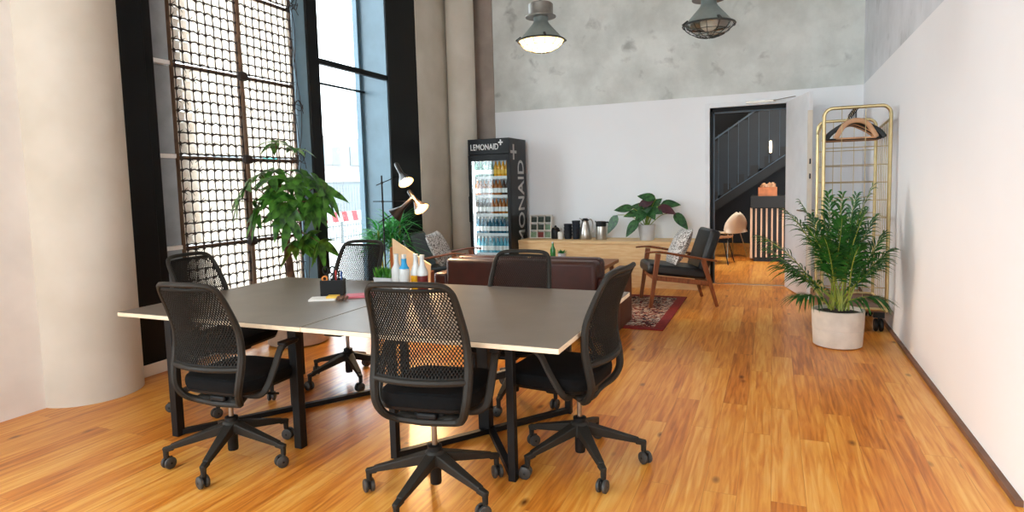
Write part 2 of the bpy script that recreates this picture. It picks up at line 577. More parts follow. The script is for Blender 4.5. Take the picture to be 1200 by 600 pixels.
def thing(name, label, cat, loc=(0, 0, 0), rz=0., group=None, kind=None):
    o = bpy.data.objects.new(name, None)
    COL.objects.link(o)
    o.empty_display_size = .1
    o.location = loc
    o.rotation_euler = (0, 0, rz)
    return tag(o, label, cat, group, kind)

def dup(root, loc, rz=None, label=None):
    r = root.copy(); COL.objects.link(r); r.location = loc
    if rz is not None:
        r.rotation_euler = (0, 0, rz)
    if label:
        r['label'] = label
    for ch in list(root.children):
        c = ch.copy(); COL.objects.link(c); c.parent = r
        for g in list(ch.children):
            d = g.copy(); COL.objects.link(d); d.parent = c
    return r

def rotx(a): return Matrix.Rotation(a, 3, 'X')
def roty(a): return Matrix.Rotation(a, 3, 'Y')
def rotz(a): return Matrix.Rotation(a, 3, 'Z')

def struct(name, mb, m, label, cat, parent=None, bev=0.):
    o = mb.build(name, m, parent, bev=bev)
    if parent is None:
        tag(o, label, cat, kind='structure')
    return o

def interp(tab, z):
    if z <= tab[0][0]:
        return tab[0][1]
    for (a, p), (b, q) in zip(tab, tab[1:]):
        if z <= b:
            t = (z - a) / (b - a)
            return p + (q - p) * t
    return tab[-1][1]

def smooth_path(pts, k=6, closed=False):
    """Catmull-Rom through pts"""
    pts = [V(p) for p in pts]
    n = len(pts)
    out = []
    rng = range(n if closed else n - 1)
    for i in rng:
        if closed:
            p0, p1, p2, p3 = pts[i - 1], pts[i], pts[(i + 1) % n], pts[(i + 2) % n]
        else:
            p0, p1, p2, p3 = pts[max(i - 1, 0)], pts[i], pts[i + 1], pts[min(i + 2, n - 1)]
        for j in range(k):
            t = j / k
            out.append(.5 * ((2 * p1) + (p2 - p0) * t + (2 * p0 - 5 * p1 + 4 * p2 - p3) * t * t + (3 * p1 - p0 - 3 * p2 + p3) * t ** 3))
    if not closed:
        out.append(pts[-1])
    return out

# ------------------------------------------------------------------ the room shell
XL, XR, YB, YF, ZC = -4.6, .985, 8.85, -3.6, 4.7
DX0, DX1, DZ = -.80, .15, 2.40           # doorway

struct('floor', MB().box(XL - .5, 6., YF - .3, 15.2, -.12, 0), M['floor'], 'orange wood plank floor running through the whole room and hall', 'floor')
struct('ceiling', MB().box(XL - .5, XR + .3, YF - .3, YB + .3, ZC, ZC + .2), M['ceiling'], 'plain pale ceiling high above the room', 'ceiling')
w = MB()
w.box(XL - .5, DX0, YB, YB + .22, 0, ZC)
w.box(DX1, XR + .3, YB, YB + .22, 0, ZC)
w.box(DX0, DX1, YB, YB + .22, DZ, ZC)
struct('wall_back', w, M['wall_back'], 'back wall, white below a straight line and mottled concrete above', 'wall')
w = MB()
p = [(XR + .004, YF), (XR + .3, YF), (XR + .3, YB), (XR + .035, YB)]
w.prism([(x, y, 0) for x, y in p], (0, 0, ZC))
struct('wall_right', w, M['wall_right'], 'long right wall, bright white below a pale concrete band', 'wall')
w = MB()
w.box(XL - .5, -3.9, YF - .3, YF, 0, ZC)
w.box(.4, XR + .3, YF - .3, YF, 0, ZC)
w.box(-3.9, .4, YF - .3, YF, 0, .9)
w.box(-3.9, .4, YF - .3, YF, 4.3, ZC)
struct('wall_front', w, M['plaster'], 'plain white wall behind the viewer', 'wall')
w = MB()
w.box(XL - .4, XL, YF, -3.2, 0, ZC)
w.box(XL - .4, XL, -3.2, .8, 0, .12)
w.box(XL - .4, XL, -3.2, .8, 4.45, ZC)
w.box(XL - .4, XL, .8, 3.30, 0, ZC)
w.box(XL - .4, XL, 3.3, 7.5, 4.45, ZC)
w.box(XL - .4, XL, 7.5, YB, 0, ZC)
struct('wall_left', w, M['plaster'], 'left outer wall carrying the tall windows', 'wall')
w = MB()
w.box(XL - .02, XL + .035, 3.05, 3.62, 0, .095)
w.box(XL - .38, XL + .02, 3.55, 6.9, 0, .06)
w.box(XL, XL + .035, 6.84, 8.2, 0, .095)
struct('baseboard_left', w, M['sill'], 'cream skirting board below the black window frame', 'skirting', bev=.004)
struct('baseboard_right', MB().prism([(XR - .010, 3.2, 0), (XR + .02, 3.2, 0), (XR + .05, YB, 0), (XR + .018, YB, 0)], (0, 0, .028)), M['rack_board'], 'thin brown skirting strip along the right wall', 'skirting')

# concrete columns and pier, back wall strip
c = MB().lathe([(.34, 0), (.34, ZC)], (-4.645, 2.885, 0), 64)
struct('column_1', c, M['concrete'], 'thick round pale concrete column at the left by the black frame', 'column')
c = MB().lathe([(.21, 0), (.21, ZC)], (-4.335, 8.42, 0), 48)
struct('column_2', c, M['concrete'], 'slim round concrete column in the back left corner', 'column')
c = MB().box(XL - .01, XL + .03, 7.55, 8.6, 0, ZC)
struct('pier', c, M['concrete'], 'flat concrete pier beside the black window panel', 'pier')
c = MB().box(-4.6, -3.99, YB - .03, YB + .01, 0, ZC)  # brown grey strip over the left end of the back wall
struct('wall_strip', c, M['brown_grey'], 'shallow brown grey strip behind the fridge corner', 'wall_strip')

# window with the woven screen and the clear light
win = thing('window_1', 'tall black framed window with woven screen and clear pane', 'window', (0, 0, 0), kind='structure')
w = MB()
w.box(XL - .12, XL + .03, 3.05, 3.46, .095, 4.6)
w.box(XL - .30, XL + .005, 3.40, 3.55, .095, 4.6)
w.build('black_jamb', M['black_frame'], win, bev=.006)
w = MB()
w.box(XL - .40, XL, 6.86, 7.56, .095, 4.6)
w.box(XL, XL + .02, 6.845, 7.56, .095, 4.6)
w.build('black_side_panel', M['black_frame'], win, bev=.004)
w = MB().box(XL - .40, XL - .002, 6.84, 6.86, .06, 4.6)
w.box(XL - .46, XL - .39, 6.79, 6.85, .06, 4.6)
w.build('window_reveal', M['daylit_frame'], win)  # side face of the black panel, daylight painted in
w = MB().box(XL - .02, XL + .012, 5.37, 5.54, .06, 4.6)
w.box(XL - .30, XL - .02, 5.40, 5.52, .06, 4.6)
w.build('mullion', M['black_frame'], win, bev=.004)
w = MB().box(XL - .24, XL - .02, 5.368, 5.40, .06, 4.6)
w.build('mullion_side', M['daylit_frame'], win)  # side face of the black mullion, daylight painted in
w = MB().box(XL - .05, XL + .01, 5.54, 6.845, 2.825, 2.885)
w.box(XL - .38, XL - .35, 5.54, 6.845, 2.69, 2.715)
w.build('transom', M['black_frame'], win, bev=.004)
w = MB().box(XL - .40, XL - .36, 3.45, 6.86, .06, .12)
w.box(XL - .40, XL - .36, 3.45, 6.86, 4.40, 4.46)
w.build('outer_frame', M['black_frame'], win)
MB().box(XL - .385, XL - .38, 3.5, 5.42, .1, 4.42).build('glass_pane', M['glass'], win)
MB().box(XL - .385, XL - .38, 5.5, 6.82, .1, 4.42).build('glass_pane', M['glass'], win)
MB().box(XL - .34, XL - .33, 3.50, 4.02, .1, 4.42).build('grey_strip', M['grey_strip'], win)

for z in (.97, 1.77, 2.57):
    MB().box(XL - .26, XL - .20, 3.56, 3.88, z - .015, z + .02).build('white_bracket', M['white_metal'], win)
win2 = thing('added_side_windows', 'added unseen row of tall windows beside and behind the viewer', 'window', (0, 0, 0), kind='structure')  # window row added out of view to supply daylight on the walls
w = MB()
for y in (-3.2, -1.87, -.53, .8):
    w.box(XL - .34, XL - .2, y - .05, y + .05, .12, 4.45)
w.box(XL - .34, XL - .2, -3.2, .8, 2.8, 2.9)
w.build('frame', M['black_frame'], win2)
MB().box(XL - .30, XL - .295, -3.2, .8, .12, 4.45).build('glass_pane', M['glass'], win2)

win3 = thing('added_fill_window', 'added unseen wide window behind the viewer for frontal fill', 'window', (0, 0, 0), kind='structure')  # window added out of view as frontal fill for the room
w = MB()
for x in (-3.86, -2.45, -1.05, .36):
    w.box(x - .04, x + .04, YF - .24, YF - .12, .9, 4.3)
w.box(-3.9, .4, YF - .24, YF - .12, 2.75, 2.83)
w.build('frame', M['black_frame'], win3)
MB().box(-3.9, .4, YF - .2, YF - .195, .9, 4.3).build('glass_pane', M['glass'], win3)

# ------------------------------------------------------------------ woven screen in the window
SX, SY0, SY1 = XL - .20, 3.86, 5.34
PW, PH = (SY1 - SY0) / 2, .80
def screen_parts():
    pad, net, bat = MB(), MB(), MB()
    nc, nr = 8, 8
    cw, rh = (PW - .05) / nc, (PH - .045) / nr
    y0, z0 = .025, .03
    rnd = random.Random(3)
    for i in range(nc):
        for j in range(nr):
            cy, cz = y0 + (i + .5) * cw, z0 + (j + .5) * rh
            w_, h_ = cw * 1.03, rh * rnd.uniform(.99, 1.05)
            a = rnd.uniform(-.06, .06)
            pad.pillow(w_, h_, .045, rotz(PI / 2) @ roty(a), (0, cy, cz), n=4, p=3)
    for j in range(nr + 1):
        pts = []
        for i in range(nc * 2 + 1):
            y = y0 + i * cw / 2
            pts.append((.026 + rnd.uniform(-.004, .006), y, z0 + j * rh + (.010 if i % 2 else -.004) * (1 if j % 2 else .6) + rnd.uniform(-.006, .006)))
        net.tube(pts, .0065, 5)
    for i in range(nc + 1):
        y = y0 + i * cw
        net.tube([(.024, y + (rnd.uniform(-.006, .006) if 0 < k < nr else 0), z0 + k * rh) for k in range(nr + 1)], .0048, 5)
        for j in range(nr + 1):
            z = z0 + j * rh
            net.lathe([(0, -.018), (.016, -.004), (.013, .008), (0, .018)], (.028, y, z), 5)
            for q in range(2):
                a = rnd.uniform(0, 2 * PI)
                l = rnd.uniform(.025, .052)
                net.tube([(.03, y, z), (.036, y + l * math.cos(a), z + l * math.sin(a))], [.0055, .0015], 4)
    bat.box(-.012, .02, .0, PW, -.016, .014)
    for e in (.006, PW - .006):
        bat.box(-.014, .022, e - .0055, e + .0055, .0145, PH - .0165)
    return pad.mesh('woven_infill', M['screen_pad']), net.mesh('wire_net', M['wire']), bat.mesh('batten_frame', M['batten'])
sm = screen_parts()
rows = [(.16, 'fifth and lowest row'), (.96, 'fourth row from the top'), (1.76, 'third row from the top'), (2.56, 'second row from the top'), (3.36, 'topmost row')]
for k, (z, rn) in enumerate(rows):
    for s_ in (0, 1):
        t = thing('woven_panel', 'cream woven screen panel with dark knots, %s, %s side' % (rn, ('left' if s_ == 0 else 'right')), 'screen panel', (SX, SY0 + s_ * PW, z), group='woven panels hung in the tall window')
        for nm, me in zip(('woven_infill', 'wire_net', 'batten_frame'), sm):
            o = bpy.data.objects.new(nm, me); COL.objects.link(o); o.parent = t
t = thing('screen_post', 'dark pole between the two columns of woven panels', 'post', (SX + .045, SY0 + PW, .06))
MB().tube([(0, 0, 0), (.004, .01, 1.4), (-.003, -.008, 2.8), (0, 0, 4.2)], .019, 8).build('pole', M['batten'], t)
n = MB()
for z in (.9, 1.7, 2.5, 3.3):
    n = MB().lathe([(0, -.05), (.035, -.035), (.04, 0), (.03, .035), (0, .05)], (.01, 0, z), 8, sy=1.6)
    n.build('clamp', M['wire'], t)
n = MB()
rnd = random.Random(11)
for q in range(5):
    y = 5.25 + rnd.uniform(-.02, .09)
    pts = []
    for i in range(15):
        z = 4.3 - i * .28
        pts.append((SX + .06 + .03 * math.sin(i * .9 + q), y + .035 * math.sin(i * 1.3 + q * 2.1), z))
    n.tube(smooth_path(pts, 3), .0035, 5)
for z in (3.42, 2.35, 1.8):
    for q in range(5):
        a = rnd.uniform(0, PI)
        n.tube(smooth_path([(SX + .06, 5.24, z + rnd.uniform(-.1, .1)), (SX + .09, 5.30 + .05 * q / 5, z + .06 * math.cos(a)), (SX + .12, 5.35, z + rnd.uniform(-.14, .1))], 4), .0035, 5)
tag(n.build('hanging_cable', M['wire']), 'loose tangled dark cables hanging at the right edge of woven screen', 'cable')

# ------------------------------------------------------------------ outside
struct('pavement', MB().box(-80, XL - .45, -40, 90, -.5, -.35), M['pavement'], 'pale pavement and street outside the window', 'pavement')
t = thing('barrier_board', 'red and white striped construction barrier outside the window', 'barrier', (-13, 16.5, -.35))
for k in range(-4, 5):
    pass
bd = MB(); bd.box(-.03, 0, -3, 3, .72, 1.06)
bd.build('board', M['barrier_white'], t)
st = MB()
for k in range(-6, 6):
    y = k * .52
    st.prism([(.004, y, .725), (.004, y + .26, .725), (.004, y + .16, 1.055), (.004, y - .10, 1.055)], (.004, 0, 0))
st.build('red_stripe', M['barrier_red'], t)
lg = MB()
for y in (-2.6, 0, 2.6):
    lg = MB().box(-.12, -.03, y - .03, y + .03, 0, 1.1)
    lg.build('post', M['lattice'], t)
t = thing('mesh_fence', 'pale wire mesh fence behind the striped barrier', 'fence', (-14, 17.5, -.35))
f = MB()
for k in range(50):
    f.box(-.012, .012, -4 + k * .16 - .012, -4 + k * .16 + .012, 0, 1.9)
for z in (.1, .5, .9, 1.3, 1.85):
    f.box(-.02, .02, -4, 4, z - .02, z + .02)
f.build('lattice', M['lattice'], t)
t = thing('pale_building', 'pale building across the street', 'building', (-34, 42, -.35))
MB().box(-6, 0, -14, 16, 0, 6.2).build('wall', M['building'], t)
for k in range(7):
    for z in (1.2, 3.8):
        MB().box(-.05, .06, -12 + k * 3.6, -9.8 + k * 3.6, z, z + 1.6).build('window', M['building_glass'], t)
MB().box(0, .3, -7.6, -6.5, 3.0, 4.7).build('sign', M['teal_sign'], t)
t = thing('low_shed', 'low grey roofed shed beyond the mesh fence', 'shed', (-24, 30, -.35))
MB().box(-3, 0, -8, 8, 0, 2.2).build('wall', M['building_glass'], t)
MB().prism([(-3.2, -8.2, 2.2), (.2, -8.2, 2.2), (-1.5, -8.2, 2.9)], (0, 16.4, 0)).build('roof', M['building'], t)

# ------------------------------------------------------------------ door and hall
d = thing('door_1', 'open doorway with white frame and white door leaf swung inwards', 'door', (0, 0, 0), kind='structure')
f = MB()
f.box(DX0 - .06, DX0, YB - .02, YB + .24, 0, DZ + .06)
f.box(DX1, DX1 + .06, YB - .02, YB + .24, 0, DZ + .06)
f.box(DX0, DX1, YB - .02, YB + .24, DZ, DZ + .06)
f.build('door_frame', M['door_white'], d, bev=.004)
f = MB()
f.box(DX0, DX0 + .035, YB + .03, YB + .20, 0, DZ)
f.box(DX0, DX1, YB + .03, YB + .20, DZ - .05, DZ)
f.build('dark_inner_jamb', M['black_frame'], d)
f = MB()
f.box(DX0 + .035, DX0 + .05, YB + .10, YB + .16, 0, DZ - .05)
f.box(DX0 + .035, DX1, YB + .10, YB + .16, DZ - .065, DZ - .05)
f.build('seal_strip', M['stair_edge'], d)
MB().box(DX0, DX1, YB + .04, YB + .07, 0, .006).build('threshold', M['piston'], d)
hinge, tip = V((.165, 8.80, 0)), V((.385, 7.90, 0))
ax = (tip - hinge).normalized()
nx = V((ax.y, -ax.x, 0))      # towards the doorway side
R = Matrix((ax, nx, V((0, 0, 1)))).transposed()
leaf = MB().box(0, .925, -.022, .022, .012, DZ + .01, R, hinge).build('door_leaf', M['door_white'], d, bev=.003)
MB().box(.90, .927, -.0235, .0235, .3, 2.2, R, hinge).build('edge_rebate', M['sill'], leaf)
h = MB()
for sg in (-1, 1):
    h.lathe([(.026, 0), (.026, .008), (.0, .008)], hinge + R @ V((.85, sg * .022, 1.05)), 16, R @ rotx(-sg * PI / 2))
    h.tube([hinge + R @ V((.85, sg * .02, 1.05)), hinge + R @ V((.85, sg * .07, 1.05)), hinge + R @ V((.72, sg * .075, 1.05))], .010, 8)
    h.box(.835, .865, sg * .022 - .004, sg * .022 + .004, .93, .99, R, hinge)
h.build('door_handle', M['piston'], leaf)
h = MB()
for z in (1.45, 1.62):
    h.box(.926, .931, -.008, .008, z - .03, z + .03, R, hinge)
h.build('lock_plate', M['black_metal'], leaf)
h = MB()
h.box(-.34, .02, YB - .045, YB - .02, 2.425, 2.452)
h.bar((.0, YB - .06, 2.44), (.24, 8.52, 2.44), .022, .008)
h.build('door_closer', M['piston'], d)

w = MB()
w.box(-4.0, 3.5, 14.6, 14.8, -.0, 4.2)
struct('hall_wall_back', w, M['hall_dark'], 'very dark navy wall at the far end of the hall', 'wall')
w = MB()
w.box(-4.2, -4.0, YB + .22, 14.8, 0, 4.2)
w.box(3.5, 3.7, YB + .22, 14.8, 0, 4.2)
struct('hall_wall_side', w, M['hall_side'], 'dark side walls of the hall', 'wall')
struct('hall_ceiling', MB().box(-4.2, 3.7, YB + .22, 14.8, 4.2, 4.3), M['hall_side'], 'dark hall ceiling', 'ceiling')

# staircase along the far hall wall
t = thing('staircase', 'dark steel staircase with blue balusters seen through the doorway', 'staircase', (0, 14.0, 0))
x0, z0, sl = -1.9, .47, .675
def zs(x): return z0 + (x - x0) * sl
s = MB()
s.prism([(x0, 0, zs(x0) - .22), (2.6, 0, zs(2.6) - .22), (2.6, 0, zs(2.6)), (x0, 0, zs(x0))], (0, .02, 0))
s.build('stringer', M['stair_tread'], t)
s = MB()
s.bar((x0, -.012, zs(x0)), (2.6, -.012, zs(2.6)), .012, .014)
s.build('stringer_edge', M['stair_edge'], t)
s = MB()
s.bar((x0, -.02, zs(x0) + 1.33), (2.6, -.02, zs(2.6) + 1.33), .03, .03)
s.build('handrail', M['stair_edge'], t)
for k in range(22):
    x = x0 + .1 + k * .2
    MB().box(x - .08, x + .10, .0, .012, zs(x) + .02, zs(x) + 1.31).build('panel', M['stair_blue'], t)
    MB().box(x - .094, x - .084, -.016, .0, zs(x), zs(x) + 1.31).build('baluster', M['stair_edge'], t)
for k in range(15):
    x = x0 + .1 + k * .27
    MB().box(x, x + .15, -.006, .55, zs(x) + .02, zs(x) + .26).build('step', M['stair_tread'], t)

t = thing('wall_lamp', 'small glowing upright lamp on the dark stair wall', 'lamp', (-.06, 13.9, 1.95))
MB().box(-.03, .03, -.0, .09, -.02, 0).build('bracket', M['black_metal'], t)
MB().lathe([(0, 0), (.022, .01), (.028, .12), (.022, .24), (0, .25)], (0, 0, 0), 12).build('glowing_tube', M['hall_lamp'], t)

t = thing('hall_counter', 'dark counter clad in upright wood slats beyond the doorway', 'counter', (-.33, 11.4, 0))
MB().box(.0, 1.6, .02, .8, .06, .93).build('carcass', M['counter_black'], t)
MB().box(-.03, 1.6, -.04, .84, .93, 1.13).build('counter_top', M['counter_black'], t, bev=.004)
MB().box(.02, 1.6, .05, .8, 0, .06).build('plinth', M['counter_black'], t)
MB().box(-.035, .0, -.01, .8, .06, .93).build('end_panel', M['slat_wood'], t)
for k in range(18):
    MB().box(.045 + k * .085, .045 + k * .085 + .026, -.012, .02, .08, .92).build('slat', M['slat_wood'], t)
t = thing('snack_crate', 'small orange brown crate filled with packets on the hall counter', 'crate', (-.09, 11.55, 1.13))
b = MB()
b.box(-.15, .15, -.1, -.085, 0, .15); b.box(-.15, .15, .085, .1, 0, .15)
b.box(-.15, -.135, -.085, .085, 0, .15); b.box(.135, .15, -.085, .085, 0, .15); b.box(-.135, .135, -.085, .085, 0, .01)
b.build('box', M['box_orange'], t)
b = MB()
for k in range(14):
    b.box(-.02, .02, -.03, .03, -.02, .05, rotz(rnd.uniform(0, 3)) @ rotx(rnd.uniform(-.6, .6)), (rnd.uniform(-.09, .1), rnd.uniform(-.04, .04), .135 + rnd.uniform(0, .04)))
b.build('packets', M['hanger_wood'], t)

def shell_chair(label, loc, rz, shell, leg):
    t = thing('shell_chair', label, 'chair', loc, rz)
    sh = MB()
    def f(a, b):
        u = 2 * a - 1
        w = .235 * (1 - abs(2 * b - 1.0) ** 3 * .35)
        if b < .5:
            q = b / .5
            y, z = .22 - .40 * q, .45 - .02 * math.sin(PI * q)
        else:
            q = (b - .5) / .5
            y, z = -.18 - .10 * q, .45 + .37 * q
            w *= math.sqrt(max(.04, 1 - max(0, q - .3) ** 2 / .49))
        return V((u * w, y + .05 * u * u * (b > .5), z + .02 * u * u))
    sh.grid(f, 10, 16)
    sh.build('shell', shell, t, solid=.012)
    for sx in (-1, 1):
        for sy in (-1, 1):
            MB().tube([(sx * .13, sy * .12, .44), (sx * .21, sy * .22, 0)], .009, 8).build('leg', leg, t)
    return t
shell_chair('cream shell chair on thin chrome legs beside the slatted counter', (-.73, 12.05, 0), math.radians(38), M['shell_cream'], M['steel'])
shell_chair('brown backed chair with black legs just inside the doorway edge', (-.87, 11.1, 0), math.radians(-100), M['shell_brown'], M['black_metal'])
t = thing('added_hall_light', 'added unseen ceiling panel that lights the hall', 'ceiling light', (-.6, 10.6, 4.19))  # panel added out of view to brighten the hall
MB().box(-.5, .5, -.3, .3, -.05, 0).build('housing', M['white_metal'], t)
MB().box(-.46, .46, -.26, .26, -.056, -.05).build('diffuser', M['hall_ceiling'], t)

# ------------------------------------------------------------------ meeting tables
TZ = .742
def meeting_table(label, x0, x1, y0, y1, legs, lw):
    cx, cy = (x0 + x1) / 2, (y0 + y1) / 2
    t = thing('meeting_table', label, 'table', (cx, cy, 0), group='grey meeting tables pushed together')
    hx, hy = (x1 - x0) / 2 - .002, (y1 - y0) / 2
    top = MB().box(-hx, hx, -hy, hy, TZ - .026, TZ - .003).build('tabletop', M['table_edge'], t, bev=.002)
    MB().box(-hx + .003, hx - .003, -hy + .003, hy - .003, TZ - .003, TZ).build('linoleum_surface', M['table_top'], top)
    L0 = [(x - cx, y - cy) for x, y in legs]
    for x, y in L0:
        MB().box(x - lw / 2, x + lw / 2, y - lw / 2, y + lw / 2, 0, TZ - .028).build('leg', M['black_metal'], t, bev=.003)
    f = MB()
    for a, b in ((0, 1), (1, 3), (3, 2), (2, 0)):
        f.bar((*L0[a], TZ - .041), (*L0[b], TZ - .041), .03, .024)
    f.bar((0, L0[0][1], TZ - .041), (0, L0[2][1], TZ - .041), .03, .024)
    f.build('under_frame', M['black_metal'], t)
    f = MB()
    f.bar((*L0[0], .02), (*L0[3], .02), .035, .03)
    f.bar((*L0[1], .02), (*L0[2], .02), .035, .03)
    f.build('foot_cross', M['black_metal'], t)
    MB().box(-.035, .035, -.03, .03, .0, TZ - .028).build('centre_post', M['black_metal'], t, bev=.003)
    return t
meeting_table('grey meeting table at left, its corner pointing to the round column', -3.66, -2.25, 2.46, 3.885, [(-3.28, 2.52), (-2.45, 2.635), (-3.42, 3.72), (-2.45, 3.72)], .05)
meeting_table('grey meeting table at right, chair pulled up to its free end', -2.25, -.84, 2.46, 3.885, [(-1.86, 2.70), (-1.165, 2.68), (-1.86, 3.66), (-1.18, 3.62)], .040)

# ------------------------------------------------------------------ task chairs
CW = [(.370, .12), (.385, .165), (.415, .195), (.47, .213), (.54, .222), (.65, .224), (.77, .217), (.88, .208), (.97, .199), (1.0, .188), (1.02, .165), (1.03, .11)]
CY = [(.370, -.08), (.39, -.13), (.43, -.178), (.49, -.20), (.58, -.188), (.68, -.168), (.77, -.174), (.88, -.208), (1.03, -.272)]
def cy_(u, z):
    return interp(CY, z) + .05 * u * u
def back_pt(x, z):
    return V((x, cy_(x / .222, z), z))

def holes_mesh():
    """hexagonal perforation: diamond cells, each with an oval hole"""
    b = MB()
    z0, z1 = .590, 1.012
    nx, nz = 58, 38          # half cells
    def P(i, j):
        z = z0 + (z1 - z0) * j / nz
        hw = interp(CW, min(z, 1.02)) - .006
        return back_pt(hw * (2 * i / nx - 1), z)
    cache = {}
    def vert(i, j):
        k = (round(i, 3), round(j, 3))
        if k not in cache:
            cache[k] = b.bm.verts.new(P(i, j))
        return cache[k]
    for i in range(0, nx + 1):
        for j in range(0, nz + 1):
            if (i + j) % 2:
                continue
            o = [(i + 1, j), (i, j + 1), (i - 1, j), (i, j - 1)]
            inside = [0 <= a <= nx and 0 <= c <= nz for a, c in o]
            if all(inside) and 2 <= i <= nx - 2 and 2 <= j <= nz - 2:
                ov = [vert(*q) for q in o]
                hv = []
                for k in range(8):
                    a = k * PI / 4
                    hv.append(b.bm.verts.new(P(i + .58 * math.cos(a), j + .61 * math.sin(a))))
                for q in range(4):
                    n = (q + 1) % 4
                    b.face([ov[q], ov[n], hv[(2 * q + 2) % 8], hv[2 * q + 1], hv[2 * q]])
            else:
                pts = [q for q, s_ in zip(o, inside) if s_]
                if not all(inside):
                    pts = []
                    for k in range(4):
                        if inside[k]:
                            pts.append(o[k])
                        elif not inside[k]:
                            pts.append((i, j))
                    q2 = []
                    for q in pts:
                        if q not in q2:
                            q2.append(q)
                    pts = q2
                if len(pts) >= 3:
                    b.face([vert(*q) for q in pts])
    b.recalc = False
    return b

def rrect(w, d, r, n=6):
    out = []
    for cx, cy, a0 in ((w / 2 - r, d / 2 - r, 0), (-w / 2 + r, d / 2 - r, 90), (-w / 2 + r, -d / 2 + r, 180), (w / 2 - r, -d / 2 + r, 270)):
        for k in range(n + 1):
            a = math.radians(a0 + 90 * k / n)
            out.append((cx + r * math.cos(a), cy + r * math.sin(a)))
    return out

def make_chair(label, loc, rz, base_rot, drop=0.):
    t = thing('office_chair', label, 'office chair', loc, rz, group='mesh backed office chairs around the tables')
    # back
    holes_mesh().build('perforated_back', M['mesh_plastic'], t, solid=.005)
    side = [(.0, .369), (.09, .370), (.150, .380), (.188, .412), (.211, .47), (.222, .54), (.224, .65), (.217, .77), (.208, .88), (.199, .97), (.185, 1.004), (.160, 1.022), (.11, 1.03), (.0, 1.032)]
    full = side + [(-x, z) for x, z in reversed(side[1:-1])]
    path = smooth_path([back_pt(x, z) for x, z in full], 4, closed=True)
    rr = [interp([(.37, .018), (.585, .021), (.75, .018), (1.0, .0135)], p.z) for p in path]
    bf = MB().tube(path, rr, 8, closed=True, up=(0, 1, 0))
    bf.build('back_frame', M['dark_plastic'], t)
    cb = MB()
    cb.tube([back_pt(.222 * (k / 10 - 1), .585) for k in range(21)], .016, 8, up=(0, 0, 1))
    cb.build('back_cross_bar', M['dark_plastic'], t)
    sp = MB()
    def f(a, b):
        u = 2 * a - 1
        q = b
        y = -.075 + .16 * q
        z = .371 + .010 * math.sin(PI * q) + .026 * q
        return V((u * (.155 - .05 * q), y, z + .012 * u * u))
    sp.grid(f, 6, 6)
    sp.build('back_support', M['dark_plastic'], t, solid=.022)
    # seat
    ol = rrect(.475, .46, .11)
    s = MB().slab([(x, y + .10) for x, y in ol], [(.90, .447), (.975, .452), (1., .472), (1., .492), (.975, .508), (.90, .516), (.6, .514), (.2, .510)])
    s.build('seat_cushion', M['seat_fabric'], t)
    s = MB().slab([(x, y + .10) for x, y in ol], [(.55, .418), (.85, .426), (.955, .436), (.975, .450), (.9, .454)])
    s.build('seat_pan', M['black_plastic'], t)
    m = MB().box(-.075, .075, -.06, .16, .365, .424)
    m.box(-.05, .05, -.09, .2, .378, .415)
    m.build('tilt_mechanism', M['black_plastic'], t, bev=.012)
    m = MB().tube([(.07, .06, .398), (.235, .06, .398), (.275, .06, .405)], .007, 8)
    m.build('height_lever', M['black_plastic'], t)
    # arms
    for sg in (-1, 1):
        a = MB()
        p = smooth_path([(sg * .13, -.03, .412), (sg * .225, -.03, .418), (sg * .268, -.015, .455), (sg * .278, .04, .55), (sg * .28, .085, .632), (sg * .278, .13, .655), (sg * .273, .21, .658)], 5)
        r = [.016 if q.z < .44 else (.019 if q.z < .64 else .021) for q in p]
        a.tube(p, r, 8, flat=.62, up=(1, 0, 0) if False else (0, 1, 0))
        arm = a.build('armrest', M['dark_plastic'], t)
        pd = MB().slab([(x + sg * .275, y + .155) for x, y in rrect(.058, .13, .026)], [(1, .656), (1, .670)])
        pd.build('arm_pad', M['black_plastic'], arm)
    for c_ in t.children:          # seat height set by the gas column
        c_.location.z = -drop
    # column and star base
    MB().lathe([(0, .055), (.025, .056), (.027, .065), (.027, .215), (.034, .218), (.034, .240), (.018, .245)], n=20).build('gas_column', M['black_plastic'], t)
    MB().lathe([(.0135, .235), (.0135, .345 - drop), (.028, .347 - drop), (.03, .366 - drop), (0, .366 - drop)], n=16).build('piston', M['piston'], t)
    sb = MB()
    sb.lathe([(.03, .145), (.052, .15), (.056, .175), (.05, .205), (.034, .222), (0, .222)], n=20)
    for k in range(5):
        a = base_rot + k * 2 * PI / 5
        dr = V((math.cos(a), math.sin(a), 0))
        sb.bar(dr * .03 + V((0, 0, .185)), dr * .30 + V((0, 0, .118)), .058, .052, w2=.032, t2=.026)
        sb.bar(dr * .285 + V((0, 0, .116)), dr * .338 + V((0, 0, .105)), .033, .028, w2=.026, t2=.026)
        sb.lathe([(.0, .058), (.013, .058), (.015, .112), (0, .118)], dr * .325, 10)
    sb.build('star_base', M['dark_plastic'], t, bev=.005)
    rnd = random.Random(int(base_rot * 100))
    for k in range(5):
        a = base_rot + k * 2 * PI / 5
        dr = V((math.cos(a), math.sin(a), 0))
        yaw = a + rnd.uniform(-.9, .9)
        R = rotz(yaw)
        c = dr * .325 + R @ V((0, -.012, 0))
        w = MB()
        for sx in (-1, 1):
            w.lathe([(0, -.010), (.024, -.010), (.031, -.006), (.032, .0), (.031, .006), (.024, .010), (0, .010)], c + R @ V((sx * .0155, 0, .032)), 20, R @ roty(PI / 2))
        wo = w.build('caster', M['tyre'], t)
        w = MB()
        w.box(-.0045, .0045, -.02, .022, .02, .062, R, c)
        w.tube([c + R @ V((-.026, 0, .032)), c + R @ V((.026, 0, .032))], .006, 8)
        w.build('caster_bracket', M['black_plastic'], wo)
    return t

